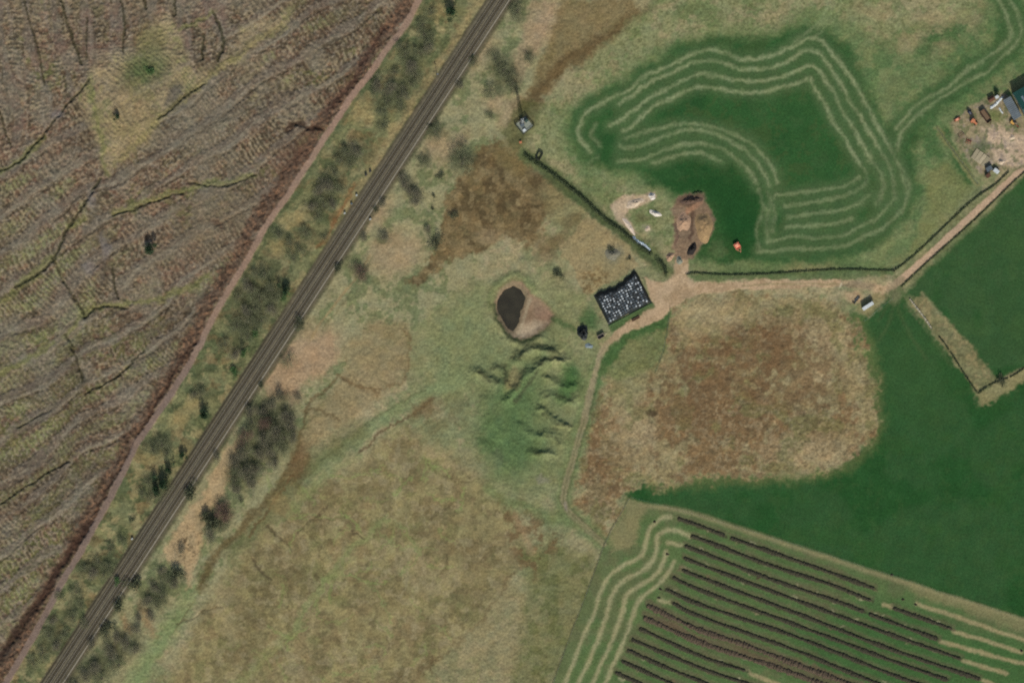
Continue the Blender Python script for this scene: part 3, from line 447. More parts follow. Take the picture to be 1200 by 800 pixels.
def ground_mat():
    m = D.materials.new('ground_cover'); m.use_nodes = True; t = m.node_tree; b = t.nodes['Principled BSDF']; b.inputs['Roughness'].default_value = 1.0
    b.inputs['Specular IOR Level'].default_value = .1
    at = t.nodes.new('ShaderNodeAttribute'); at.attribute_name = 'cover'
    tc = t.nodes.new('ShaderNodeTexCoord'); mul = None; prev = at.outputs['Color']
    for sc, lo, hi in ((1.1, .80, 1.20), (3.5, .86, 1.14), (.12, .92, 1.08)):
        n = t.nodes.new('ShaderNodeTexNoise'); n.inputs['Scale'].default_value = sc; n.inputs['Detail'].default_value = 3
        r = t.nodes.new('ShaderNodeMapRange'); r.inputs['From Min'].default_value = .3; r.inputs['From Max'].default_value = .7; r.inputs['To Min'].default_value = lo; r.inputs['To Max'].default_value = hi
        mx = t.nodes.new('ShaderNodeVectorMath'); mx.operation = 'SCALE'
        t.links.new(tc.outputs['Object'], n.inputs['Vector']); t.links.new(n.outputs['Fac'], r.inputs['Value']); t.links.new(prev, mx.inputs[0]); t.links.new(r.outputs['Result'], mx.inputs['Scale']); prev = mx.outputs['Vector']
    t.links.new(prev, b.inputs['Base Color']); return m
GM = ground_mat()
def grid_part(name, facemask):
    idx = np.arange(NU * NV).reshape(NV, NU)
    f = np.stack([idx[1:, :-1], idx[1:, 1:], idx[:-1, 1:], idx[:-1, :-1]], -1)[facemask]
    used = np.unique(f); remap = np.zeros(NU * NV, np.int64); remap[used] = np.arange(len(used)); f = remap[f]
    x = ((U - 600) * S).ravel()[used]; y = ((400 - V) * S).ravel()[used]; z = H.ravel()[used]
    me = D.meshes.new(name); me.vertices.add(len(used)); me.vertices.foreach_set('co', np.stack([x, y, z], -1).astype(np.float32).ravel())
    me.loops.add(f.size); me.loops.foreach_set('vertex_index', f.ravel().astype(np.int32)); me.polygons.add(len(f)); me.polygons.foreach_set('loop_start', np.arange(0, f.size, 4, dtype=np.int32))
    me.polygons.foreach_set('use_smooth', np.ones(len(f), bool)); me.update(calc_edges=True)
    ca = me.color_attributes.new('cover', 'FLOAT_COLOR', 'POINT'); cc = np.ones((len(used), 4), np.float32); cc[:, :3] = C.reshape(-1, 3)[used]; ca.data.foreach_set('color', cc.ravel())
    me.materials.append(GM); o = D.objects.new(name, me); col.objects.link(o); o['kind'] = 'structure'; return o
def fm(m, t=.5): return (m[1:, 1:] + m[:-1, :-1] + m[1:, :-1] + m[:-1, 1:]) / 4 > t
inframe = fm(inner)
zt = fm(np.clip(lane + apron + track + lane2, 0, 1)) & inframe; zp = fm(pathm) & inframe & ~zt; zb = fm(ballast) & ~zt & ~zp
grid_part('ground', ~(zt | zp | zb)); grid_part('farm_track', zt); grid_part('path', zp); grid_part('railway_ballast', zb)

# ------------------------------------------------------------------ mesh helpers
class MB:
    def __init__(s): s.v = []; s.f = []
    def add(s, v, f): o = len(s.v); s.v += [tuple(map(float, p)) for p in v]; s.f += [tuple(i + o for i in q) for q in f]; return s
    def box(s, c, d, rz=0, taper=1.0):
        cx, cy, cz = c; a, b, h = (k / 2 for k in d); cr, sr = math.cos(rz), math.sin(rz); v = []
        for z, k in ((-h, 1), (h, taper)):
            for x, y in ((-a, -b), (a, -b), (a, b), (-a, b)):
                x *= k; y *= k; v.append((cx + x * cr - y * sr, cy + x * sr + y * cr, cz + z))
        return s.add(v, [(3, 2, 1, 0), (4, 5, 6, 7), (0, 1, 5, 4), (1, 2, 6, 5), (2, 3, 7, 6), (3, 0, 4, 7)])
    def tube(s, pts, rad, n=6):
        P = [np.array(p, float) for p in pts]; R_ = rad if isinstance(rad, (list, tuple)) else [rad] * len(P); v = []; f = []
        for i, p in enumerate(P):
            t = P[min(i + 1, len(P) - 1)] - P[max(i - 1, 0)]; t /= np.linalg.norm(t) + 1e-9
            a = np.cross(t, (0, 0, 1) if abs(t[2]) < .9 else (1, 0, 0)); a /= np.linalg.norm(a); b = np.cross(t, a)
            for k in range(n):
                w = 2 * math.pi * k / n; v.append(p + R_[i] * (a * math.cos(w) + b * math.sin(w)))
        for i in range(len(P) - 1):
            for k in range(n): f.append((i * n + k, i * n + (k + 1) % n, (i + 1) * n + (k + 1) % n, (i + 1) * n + k))
        f.append(tuple(range(n))[::-1]); f.append(tuple((len(P) - 1) * n + k for k in range(n))); return s.add(v, f)
    def torus(s, c, R_, r, n=18, m=8, ax='z'):
        v = []; f = []
        for i in range(n):
            a = 2 * math.pi * i / n
            for j in range(m):
                b = 2 * math.pi * j / m; p = ((R_ + r * math.cos(b)) * math.cos(a), (R_ + r * math.cos(b)) * math.sin(a), r * math.sin(b))
                if ax == 'y': p = (p[0], p[2], p[1])
                v.append((c[0] + p[0], c[1] + p[1], c[2] + p[2])); f.append((i * m + j, ((i + 1) % n) * m + j, ((i + 1) % n) * m + (j + 1) % m, i * m + (j + 1) % m))
        return s.add(v, f)
    def build(s, name, m, parent=None, smooth_=False):
        me = D.meshes.new(name); me.from_pydata(s.v, [], s.f); me.update()
        if smooth_: me.polygons.foreach_set('use_smooth', [True] * len(me.polygons))
        me.materials.append(m); o = D.objects.new(name, me); col.objects.link(o); o.parent = parent; return o
def tag(o, label, cat, group=None, kind=None):
    if label: o['label'] = label
    if cat: o['category'] = cat
    if group: o['group'] = group
    if kind: o['kind'] = kind
    return o
def empty(name, u, v, ang=0, label=None, cat=None, group=None, dz=0.0):
    o = D.objects.new(name, None); col.objects.link(o); x, y = W(u, v); o.location = (x, y, hz(u, v) + dz); o.rotation_euler = (0, 0, math.radians(ang)); o.empty_display_size = .5
    return tag(o, label, cat, group)
def kids(o): return [c for c in ALLK.get(o.name, [])]
def copy_tree(src, children, loc, rz, sc):
    r = src.copy(); col.objects.link(r); r.location = loc; r.rotation_euler = (0, 0, rz); r.scale = sc; out = []
    for c in children: d = c.copy(); col.objects.link(d); d.parent = r
    return r
# materials list
M = dict(dark_soil=mat('dark_peat', (56, 53, 36), .2, 2.5, .95, bump=.5), soil=mat('brown_soil', (122, 94, 72), .25, 1.5, .95, bump=.4), tan=mat('tan_soil', (152, 126, 88), .2, 1.2, .95), pink=mat('pink_soil', (166, 136, 108), .2, 1.5, .95), pale=mat('pale_sand', (190, 172, 146), .2, 1.5, .9), white=mat('white_rubble', (204, 196, 182), .15, 2, .8),
    grey=mat('grey_rubble', (120, 124, 108), .25, 2, .9), ash=mat('grey_ash', (116, 113, 94), .2, 1.2, .95), black=mat('black_plastic', (24, 31, 31), .35, .8, .6, bump=.3), tyre=mat('pale_tyre', (214, 222, 222), .35, .35, .7), tyre2=mat('dull_tyre', (100, 112, 118), .3, .5, .7), steel=mat('galvanised_steel', (160, 164, 164), .15, 2, .45, .6), rust=mat('rusty_steel', (104, 66, 46), .3, 3, .8),
    rail=mat('rail_steel', (150, 142, 124), .2, 3, .5, .3), sleeper=mat('concrete_sleeper', (82, 76, 60), .12, .6, .95), conc=mat('pale_concrete', (138, 131, 112), .15, .8, .9), wood=mat('weathered_timber', (112, 92, 70), .25, 4, .9), orange=mat('orange_paint', (192, 122, 82), .18, 1.5, .5), salmon=mat('faded_orange_paint', (238, 158, 126), .14, 1.5, .6), red=mat('red_paint', (138, 58, 44), .25, 2, .6),
    yellow=mat('yellow_paint', (206, 160, 80), .2, 2, .6), dark=mat('dark_metal', (42, 42, 44), .3, 2, .6), blue=mat('dark_blue_plastic', (40, 46, 62), .2, 2, .5), glass=mat('dark_cab_glass', (38, 46, 52), .2, 1, .15), rubber=mat('tyre_rubber', (30, 29, 28), .2, 4, .85), teal=mat('green_sheet_roof', (28, 72, 62), .16, .35, .55), slate=mat('grey_sheet_roof', (86, 96, 100), .2, .5, .5), wall=mat('block_wall', (140, 136, 124), .12, 1, .9),
    wsteel=mat('white_sheet_steel', (200, 206, 204), .1, .6, .5), brownw=mat('brown_boards', (92, 62, 44), .25, 3, .85), bark=mat('grey_bark', (104, 94, 84), .25, 3, .95), poly=mat('white_plastic_sheet', (214, 226, 230), .12, 1.2, .4), bluegrey=mat('blue_grey_sheet', (112, 126, 130), .2, 1, .5))
TW = {'grey': mat('grey_twigs', (122, 118, 95), .3, 1.5, .95), 'green': mat('mossy_twigs', (112, 116, 84), .3, 1.5, .95), 'red': mat('reddish_twigs', (116, 92, 78), .3, 1.5, .95), 'ever': mat('dark_needles', (52, 80, 48), .4, 2, .9), 'gorse': mat('bright_shrub_leaves', (76, 108, 58), .35, 2, .9), 'hedge': mat('hedge_leaves', (66, 78, 50), .35, 2, .95), 'heath': mat('dark_shrub_leaves', (84, 90, 64), .35, 2, .95)}

# ------------------------------------------------------------------ water
wb = MB(); wp = [(a + rng.gauss(0, .45), b + rng.gauss(0, .45)) for a, b in smooth(WATER + [WATER[0]], 5)[:-1]]
zw = hz(600, 362) + 1.0
wp2 = [(600 + (a - 600) * 1.3, 362 + (b - 362) * 1.25) for a, b in wp]
wb.add([(*W(a, b), zw) for a, b in wp], [tuple(range(len(wp)))[::-1]])
wm_ = mat('pond_water', (56, 52, 38), .35, .16, .06); wo = wb.build('water', wm_); tag(wo, None, None, None, 'structure')

# ------------------------------------------------------------------ railway
def rail_axis(off, v): # off: metres across, to the east
    x0, y0 = W(railx(v), v); n = np.array([.837, -.547]); return x0 + n[0] * off, y0 + n[1] * off
ZB = .3
rv0, rv1 = -60, 860
rdir = np.array(rail_axis(0, 0)) - np.array(rail_axis(0, 100)); rdir /= np.linalg.norm(rdir); rang = math.atan2(rdir[1], rdir[0])
for off, lb in ((-1.45, 'western track of the double railway, on the side of the felled forest'), (1.95, 'eastern track of the double railway, beside the pale cable trough')):
    x, y = rail_axis(off, 400); t = D.objects.new('railway_track', None); col.objects.link(t); t.location = (x, y, ZB); t.rotation_euler = (0, 0, rang); tag(t, lb, 'railway track', 'tracks of the railway')
    L = 560
    for s in (-1, 1):
        b = MB(); b.box((0, s * .75, .25), (L, .15, .06)); b.box((0, s * .75, .20), (L, .06, .06)); b.box((0, s * .75, .16), (L, .16, .03)); b.build('rail', M['rail'], t)
    b = MB(); k = -L / 2
    while k < L / 2: b.box((k, 0, .06), (.26, 2.5, .16), 0, .94); k += .7
    tag(b.build('sleepers', M['sleeper'], t), None, None, None, 'stuff')
x, y = rail_axis(4.35, 400); t = D.objects.new('cable_trough', None); col.objects.link(t); t.location = (x, y, ZB - .05); t.rotation_euler = (0, 0, rang); tag(t, 'long pale concrete cable trough along the eastern edge of the railway', 'cable trough')
MB().box((0, 0, .05), (560, .62, .2)).build('channel', M['conc'], t); MB().box((0, 0, .18), (560, .54, .06)).build('lid_run', M['conc'], t)

# ------------------------------------------------------------------ trees and shrubs
def twig_mesh(seed, n, length, width, flat):
    r = np.random.default_rng(seed); v = []; f = []
    lobes = [(r.normal(0, .38, 2), r.uniform(.42, .7), r.uniform(.45, .8)) for _ in range(7)]
    for i in range(n):
        c, rad, zc = lobes[r.integers(7)]
        d = r.normal(0, 1, 3); d /= np.linalg.norm(d); p = np.array([c[0], c[1], zc]) + d * np.array([rad, rad, rad * flat]) * r.random() ** .45
        p[2] = max(.12, p[2]); t = d + r.normal(0, .55, 3) + np.array([0, 0, .35]); t /= np.linalg.norm(t); w = np.cross(t, r.normal(0, 1, 3)); w /= np.linalg.norm(w) + 1e-9
        l = length * r.uniform(.5, 1.3); q = width * r.uniform(.6, 1.4); k = len(v)
        v += [tuple(p - t * l * .5 - w * q), tuple(p - t * l * .5 + w * q), tuple(p + t * l * .5 + w * q * .3), tuple(p + t * l * .5 - w * q * .3)]; f.append((k, k + 1, k + 2, k + 3))
    b = MB(); b.v = v; b.f = f; return b
def trunk_mesh(seed, h=.75):
    r = random.Random(seed); b = MB(); b.tube([(0, 0, -.12), (.02, .01, h * .35), (.04 * r.uniform(-1, 1), .04 * r.uniform(-1, 1), h)], [.05, .038, .015], 7)
    for k in range(6):
        a = k * 1.05 + r.random(); z = h * r.uniform(.3, .75); q = r.uniform(.3, .6)
        b.tube([(0, 0, z), (q * .5 * math.cos(a), q * .5 * math.sin(a), z + .15), (q * math.cos(a), q * math.sin(a), z + .38)], [.022, .014, .006], 5)
    return b
PROTO = {}
def proto(kind, i):
    if (kind, i) in PROTO: return PROTO[kind, i]
    if kind in ('grey', 'green', 'red'): cm = twig_mesh(100 + i * 7 + len(kind), 1350, .26, .0062, .7); h = .8
    elif kind == 'ever': cm = twig_mesh(300 + i, 900, .17, .05, .9); h = .8
    else: cm = twig_mesh(400 + i + len(kind), 560, .17, .05, .6); h = .5
    cmesh = D.meshes.new('crown'); cmesh.from_pydata(cm.v, [], cm.f); cmesh.materials.append(TW[kind])
    tm = trunk_mesh(i, h); tmesh = D.meshes.new('trunk'); tmesh.from_pydata(tm.v, [], tm.f); tmesh.materials.append(M['bark']); PROTO[kind, i] = (cmesh, tmesh); return PROTO[kind, i]
NAMES = {'grey': 'bare_tree', 'green': 'bare_tree', 'red': 'bare_tree', 'ever': 'evergreen_tree', 'gorse': 'green_shrub', 'heath': 'dark_shrub'}
CAT = {'bare_tree': 'tree', 'evergreen_tree': 'tree', 'green_shrub': 'shrub', 'dark_shrub': 'shrub'}
def plant(u, v, r, kind, label, group=None, hf=1.9, shift=.6):
    R_ = r * S * (1.2 if kind in ('grey', 'green', 'red') else 1); h = R_ * hf * (.75 if kind in ('grey', 'green', 'red') else 1); v2 = v + r * shift
    cm, tm = proto(kind, rng.randrange(3)); nm = NAMES[kind]
    e = empty(nm, u, v2, rng.uniform(0, 360), label, CAT[nm], group); e.scale = (R_ / .82, R_ / .82, h / 1.15)
    for nme, me in (('crown', cm), ('trunk', tm)): o = D.objects.new(nme, me); col.objects.link(o); o.parent = e
    return e
def stand(pts, kind, label, group, hf=1.9, shift=.6, jitter=1.0):
    for i, p in enumerate(pts):
        k = p[3] if len(p) > 3 else (kind if rng.random() < .6 else rng.choice(['grey', 'green']))
        lb = label if k != 'red' else label.replace('bare grey-green', 'bare reddish-brown')
        plant(p[0], p[1], p[2], k, lb, group, hf, shift)
# thickets (trees nobody can tell apart share a label and a group)
stand([(445, 97, 7), (460, 100, 8), (467, 110, 7), (477, 107, 6), (455, 115, 6), (439, 104, 6), (482, 72, 8), (475, 60, 7), (487, 84, 7), (497, 37, 8), (502, 50, 7), (495, 27, 6), (469, 52, 6), (462, 82, 6), (493, 60, 6), (449, 145, 6), (446, 128, 5), (505, 12, 6), (470, 122, 6), (482, 95, 6)], 'green', 'bare grey-green tree in the uppermost thicket between gravel path and railway', 'trees of the uppermost thicket by the path', 1.5)
stand([(407, 176, 8), (420, 172, 7), (399, 185, 7), (384, 215, 8), (375, 222, 7), (396, 219, 7), (410, 190, 6), (392, 200, 6), (380, 238, 7), (366, 236, 6), (372, 250, 6), (389, 238, 6)], 'green', 'bare grey-green tree in the thicket opposite the rail cabinets', 'trees of the thicket by the rail cabinets', 1.5)
stand([(310, 318, 7), (294, 331, 7), (318, 335, 8), (305, 346, 8), (286, 361, 7), (316, 359, 7), (307, 372, 7), (294, 374, 7), (280, 345, 5), (322, 345, 6), (300, 318, 6), (327, 271, 6), (359, 271, 6), (380, 275, 4), (344, 300, 6), (278, 378, 7), (290, 392, 7), (265, 400, 6), (276, 410, 6), (300, 358, 7), (312, 345, 6), (340, 282, 6), (352, 290, 5)], 'green', 'bare grey-green tree in the dense wood between path and railway', 'trees of the dense wood by the path', 1.5)
stand([(190, 517, 8), (180, 522, 7), (235, 455, 7), (175, 560, 6), (190, 566, 7), (182, 578, 7), (196, 528, 6), (166, 575, 5), (228, 462, 5)], 'green', 'bare grey-green tree on the rough bank above the railway straight', 'trees on the rough bank', 1.4)
stand([(110, 665, 7), (122, 670, 6), (100, 662, 6), (72, 697, 5), (85, 722, 6), (57, 740, 6), (67, 755, 6), (50, 760, 7), (95, 707, 5), (116, 655, 6), (128, 660, 5), (90, 690, 6), (75, 740, 6), (40, 775, 6), (98, 725, 5), (62, 722, 5), (142, 628, 5), (130, 640, 5)], 'green', 'bare grey-green tree in the lowest thicket between path and railway', 'trees of the lowest thicket by the path', 1.4)
stand([(325, 458, 6), (332, 464, 5), (319, 473, 6), (293, 479, 7), (310, 490, 8, 'red'), (342, 494, 8), (325, 501, 9), (287, 507, 8, 'red'), (316, 527, 7), (282, 527, 8), (302, 527, 7), (287, 546, 9), (276, 557, 8), (291, 561, 8), (274, 570, 7), (334, 509, 8), (323, 539, 7), (295, 490, 7), (308, 512, 8), (300, 545, 7), (336, 484, 7), (345, 508, 6), (318, 490, 7, 'green'), (328, 520, 7, 'green'), (275, 540, 7), (310, 478, 6)], 'grey', 'bare grey-green tree in the biggest thicket east of the railway', 'trees of the biggest thicket east of the railway', 2.0)
stand([(184, 684, 6), (197, 677, 7), (207, 667, 7, 'heath'), (175, 700, 6), (190, 694, 7), (175, 717, 6), (160, 735, 6), (150, 750, 7), (130, 762, 8), (140, 774, 8), (112, 775, 8), (100, 790, 7), (125, 742, 6), (110, 752, 6), (205, 682, 6), (190, 664, 5), (158, 760, 6), (120, 790, 7), (90, 800, 8), (183, 706, 6), (165, 722, 5), (139, 745, 6)], 'grey', 'bare grey-green tree in the lowest thicket east of the railway', 'trees of the lowest thicket east of the railway', 1.6)
stand([(250, 608, 8, 'heath'), (257, 592, 8, 'red'), (266, 597, 7, 'red'), (248, 622, 7), (259, 612, 7), (240, 603, 5, 'heath')], 'grey', 'bare grey-green tree in the dark clump on the sandy slope', 'trees of the dark clump on the sand', 1.7)
stand([(580, 65, 6), (590, 80, 7), (600, 95, 7), (596, 84, 6), (575, 102, 7), (604, 104, 5), (585, 72, 5)], 'green', 'bare grey-green tree in the line above the mast', 'trees in the line above the mast', 1.4)
stand([(474, 214, 7), (489, 223, 7), (480, 222, 6), (470, 206, 5), (488, 234, 5)], 'grey', 'bare grey-green tree in the pair of clumps east of the rail bend cabinets', 'trees east of the rail cabinets', 1.4)
singles = [(606, 10, 8, 'green', 'wide bare tree where the railway leaves the top of the picture'), (619, 66, 5, 'green', 'lone round bare tree on pale sandy grass above the mast'), (555, 72, 5, 'green', 'small bare tree hugging the ballast near the signal post'), (539, 99, 5, 'grey', 'thin bare tree against the ballast below the signal post'),
 (510, 150, 8, 'green', 'spreading bare tree touching the railway shoulder beside sandy grass'), (542, 185, 12, 'green', 'largest lone tree, broad grey-green crown at the edge of brown moor'), (497, 185, 6, 'green', 'low bare tree between the railway and the broadest tree'), (574, 134, 4, 'green', 'small faint bare tree on grass west of the mast'),
 (448, 234, 5, 'grey', 'small bare tree on the ballast edge beside a white cabinet'), (448, 276, 6, 'grey', 'lone faint bare tree on pale grass east of the railway'), (427, 277, 5, 'grey', 'small bare tree clinging to the railway shoulder'), (422, 313, 8, 'red', 'lone reddish tree with a green skirt east of the railway'),
 (397, 310, 5, 'heath', 'dark round shrub against the ballast near the reddish tree'), (350, 377, 6, 'heath', 'dark shrub on the railway shoulder above the sandy slope'), (340, 417, 7, 'green', 'bare tree at the upper tip of the sandy slope'), (347, 464, 5, 'grey', 'small bare tree standing clear of the biggest thicket'),
 (306, 450, 3.5, 'heath', 'small dark shrub on the shoulder beside the biggest thicket'), (252, 532, 5, 'grey', 'small grey tree on the shoulder beside bare sand'), (223, 576, 8, 'heath', 'dark rounded shrub overhanging the cable trough'), (160, 681, 8, 'heath', 'very dark shrub where the trough passes the lower thicket'),
 (211, 638, 6, 'grey', 'lone oval tree on the bare sand'), (139, 708, 7, 'heath', 'dark shrub on the shoulder below the very dark one'), (128, 732, 7, 'heath', 'dark shrub at the start of the lowest thicket'), (282, 585, 2.5, 'heath', 'tiny dark shrub on the sand beside the dark clump'),
 (515, 206, 4, 'heath', 'dark low shrub on grass near two small bushes'), (508, 228, 2.2, 'heath', 'small dark bush on pale grass, upper of a pair'), (507, 244, 2.2, 'heath', 'small dark bush on pale grass, lower of a pair'), (510, 281, 7, 'heath', 'ragged dark shrub at the corner of the brown moor'), (502, 266, 5, 'grey', 'small grey tree above the ragged dark shrub'),
 (530, 251, 5, 'heath', 'round dark shrub inside the brown moor'), (653, 319, 5.5, 'heath', 'lone black-green shrub on grass between pond and clamp'), (738, 302, 2.4, 'heath', 'tiny dark bush above the silage clamp'), (177, 290, 6, 'ever', 'lone dark conifer standing in the felled forest'), (137, 135, 3.2, 'ever', 'small conifer on the pale grass glade'),
 (177, 82, 5, 'gorse', 'low green shrub in the middle of the forest glade'), (527, 12, 6.5, 'ever', 'single dense conifer near the top of the railway bank'), (335, 335, 5, 'ever', 'tall dark conifer throwing a long shadow in the wood'), (334, 345, 4.5, 'gorse', 'bright green shrub just below the tall conifer'), (299, 389, 5, 'gorse', 'green shrub on the ballast edge, highest of three'),
 (285, 413, 5, 'gorse', 'green shrub on the ballast edge, middle of three'), (274, 432, 5.5, 'gorse', 'green shrub on the ballast edge, lowest of three'), (240, 483, 5.5, 'ever', 'lone pointed conifer on grass beside the railway'), (214, 532, 4, 'ever', 'small conifer hard by the ballast, first of a row'), (200, 548, 4.5, 'ever', 'small conifer hard by the ballast, second of a row'),
 (191, 560, 6, 'ever', 'broad dark conifer beside the bare trees of the bank'), (186, 572, 5.5, 'ever', 'dark conifer below the broad one on the bank'), (1167, 108, 2.6, 'ever', 'small dark shrub beside the farmyard sheds'), (1172, 443, 5.5, 'heath', 'lone dark tree at the corner of two pale verges'), (505, 147, 2.6, 'heath', 'tiny black shrub at the foot of the spreading tree'),
 (554, 66, 2.6, 'heath', 'tiny black shrub touching the ballast near the top'), (440, 245, 3, 'heath', 'small black shrub beside the eastern white cabinet'), (283, 402, 3, 'heath', 'brown scrub bush among the green shrubs'), (716, 290, 3, 'heath', 'dark scrub on the round grey mound'), (155, 607, 3, 'heath', 'small dark bush in grass opposite the sand slope'), (138, 680, 4, 'gorse', 'green shrub on the bank near the lowest cabinet')]
for u, v, r, k, lb in singles:
    plant(u, v, r, k, lb, None, 2.6 if k == 'ever' else 1.5 if k in ('grey', 'green', 'red') else 1.1, .6 if k in ('grey', 'green', 'red', 'ever') else .35)

def hedge(name, pts, w, h, label, mt='hedge', dens=42, gaps=0.0):
    b = MB(); r = np.random.default_rng(len(label)); P = smooth(pts, 8); st = MB()
    for (a0, b0), (a1, b1) in zip(P[:-1], P[1:]):
        L = math.hypot(a1 - a0, b1 - b0) * S
        if gaps and r.random() < gaps: continue
        ww = w * r.uniform(.7, 1.25); hh = h * r.uniform(.7, 1.2)
        for k in range(int(L * dens)):
            t = r.random(); x, y = W(a0 + (a1 - a0) * t, b0 + (b1 - b0) * t); z0 = hz(a0, b0)
            q = r.normal(0, .33, 2) * ww; p = np.array([x + q[0], y + q[1], z0 + hh * (.1 + .9 * r.random() ** .7) * max(.3, 1 - (np.hypot(*q) / ww) ** 2)])
            d = r.normal(0, 1, 3); d /= np.linalg.norm(d); e_ = np.cross(d, r.normal(0, 1, 3)); e_ /= np.linalg.norm(e_); l, m_ = r.uniform(.12, .3), r.uniform(.06, .15)
            b.add([p - d * l - e_ * m_, p + d * l - e_ * m_, p + d * l + e_ * m_, p - d * l + e_ * m_], [(0, 1, 2, 3)])
    e = D.objects.new(name, None); col.objects.link(e); x, y = W(*P[0]); e.location = (x, y, hz(*P[0])); tag(e, label, 'hedge')
    for n_, mb_, m_ in (('foliage', b, TW[mt]),):
        mb_.v = [(p[0] - x, p[1] - y, p[2] - e.location[2]) for p in mb_.v]; mb_.build(n_, m_, e)
    return e
hedge('hedge', [(614, 180), (622, 187), (642, 200), (655, 210), (682, 232), (707, 255), (730, 272), (748, 287), (764, 299)], 1.4, 1.9, 'long dark hedge running from the mast to the black silage clamp', dens=50)
hedge('hedge', [(770, 304), (778, 313), (781, 323)], 1.8, 2.0, 'short dark hedge end beside the earth heaps and yard entrance', dens=50)
hedge('hedge', [(804, 322), (815, 320), (850, 322), (897, 321), (940, 318), (975, 316), (1005, 316), (1047, 317)], .6, .85, 'thin clipped hedge along the level lane above the brown heath', dens=30)
hedge('hedge', [(1047, 318), (1070, 300), (1100, 272), (1137, 237), (1165, 217), (1182, 201)], .6, .9, 'thin hedge on the upper side of the diagonal lane', dens=30)
hedge('hedge', [(1056, 336), (1090, 304), (1125, 273), (1150, 250), (1192, 209), (1215, 190)], .55, .7, 'gappy hedge on the lower side of the diagonal lane', dens=28, gaps=.06)
hedge('hedge', [(1100, 394), (1108, 404), (1120, 422), (1132, 441), (1145, 460)], .55, .8, 'low hedge down the rough strip between two green fields', dens=30, gaps=.1)
hedge('hedge', [(1146, 461), (1160, 451), (1172, 446), (1187, 440), (1202, 430), (1225, 416)], .6, .8, 'low hedge above the pale verge at the field corner', dens=30, gaps=.15)
hedge('hedge', [(812, 228), (816, 226), (823, 226)], .6, .9, 'scrap of dark growth topping the brown earth heaps', 'heath', dens=40)

# ------------------------------------------------------------------ wire fences, wall
postm = D.meshes.new('post'); pb_ = MB(); pb_.tube([(0, 0, -.3), (0, 0, 1.15)], .06, 6); postm.from_pydata(pb_.v, [], pb_.f); postm.materials.append(M['wood'])
def fence(pts, label, step=4.0, h=1.15):
    P = pts; e = D.objects.new('wire_fence', None); col.objects.link(e); x0, y0 = W(*P[0]); z0 = hz(*P[0]); e.location = (x0, y0, z0); tag(e, label, 'fence'); tops = []
    for (a0, b0), (a1, b1) in zip(P[:-1], P[1:]):
        L = math.hypot(a1 - a0, b1 - b0) * S; n = max(1, int(L / step))
        for k in range(n):
            t = k / n; a, b = a0 + (a1 - a0) * t, b0 + (b1 - b0) * t; tops.append((a, b))
    tops.append(P[-1]); loc = [(W(a, b)[0] - x0, W(a, b)[1] - y0, hz(a, b) - z0) for a, b in tops]
    for p in loc: o = D.objects.new('post', postm); col.objects.link(o); o.parent = e; o.location = p
    for hh in (.4, .75, 1.08): MB().tube([(p[0], p[1], p[2] + hh) for p in loc], .012, 4).build('wire', M['steel'], e)
fence(FENCES['a'], 'wire fence between the rough moor and the pale striped field', 4.2)
fence(FENCES['b'], 'wire fence between the dark pasture and the striped field', 5.4)
fence(FENCES['c'], 'short wire fence between bright grass and brown heath', 4)
fence(FENCES['d'], 'wire fence along the farmyard verge', 3.5)
fence([(1047, 349), (1030, 362), (1012, 377)], 'short wire fence round the small roadside sheds', 3.5)
t = empty('stone_wall', 1066, 350, 0, 'low broken pale stone wall beside the rough strip', 'wall'); 
wl = MB(); P = smooth([(1066, 350), (1073, 359), (1083, 372), (1092, 385)], 12); r = random.Random(3); bx, by = W(1066, 350); vs = []; fs = []
for i, (a, b) in enumerate(P):
    x, y = W(a, b); w = .35 * r.uniform(.6, 1.4); h = r.uniform(.35, .9)
    vs += [(x - bx - w, y - by - w * .5, -.1), (x - bx - w * .6, y - by - w * .3, h), (x - bx + w * .6, y - by + w * .3, h), (x - bx + w, y - by + w * .5, -.1)]
    if i: k = 4 * i; fs += [(k - 4, k, k + 1, k - 3), (k - 3, k + 1, k + 2, k - 2), (k - 2, k + 2, k + 3, k - 1)]
wl.add(vs, fs); wl.build('stones', mat('pale_stone', (158, 152, 130), .3, 2, .95), t)

# ------------------------------------------------------------------ heaps and rows of peat
def heap(name, u, v, ru, rv_, ang, h, m, label, cat='heap', lump=.35, seed=1, top=.0, group=None):
    n, k = 40, 12; b = MB(); vs = []; fs = []; r = np.random.default_rng(seed); ph = r.uniform(0, 6.28, 6); z0 = hz(u, v)
    ca, sa = math.cos(math.radians(-ang)), math.sin(math.radians(-ang)); L = lattice(seed + 500)
    for i in range(k + 1):
        t = i / k
        for j in range(n):
            a = 2 * math.pi * j / n; e_ = 1 + .13 * math.sin(2 * a + ph[0]) + .09 * math.sin(3 * a + ph[1]) + .06 * math.sin(5 * a + ph[2])
            x, y = ru * S * e_ * t * math.cos(a), rv_ * S * e_ * t * math.sin(a)
            z = h * (1 - ss(t, top, 1.0)) * (1 + lump * 2 * (L[int(abs(x * 1.3 + 60)) % 256, int(abs(y * 1.3 + 60)) % 256] - .5)) + lump * h * .4 * (L[int(j * 3) % 256, i * 5 % 256] - .5) * (1 - t) - (.15 if i == k else 0)
            if i == 0: z = h
            vs.append((x * ca - y * sa, x * sa + y * ca, z))
    for i in range(k):
        for j in range(n): fs.append((i * n + j, (i + 1) * n + j, (i + 1) * n + (j + 1) % n, i * n + (j + 1) % n))
    b.add(vs, fs); x, y = W(u, v); o = b.build(name, m, None, True); o.location = (x, y, z0); return tag(o, label, cat, group)
heap('soil_heap', 825, 266, 11, 18, 8, 2.2, M['tan'], 'large smooth tan earth heap beside the green meadow', 'heap', .12, 1, .3)
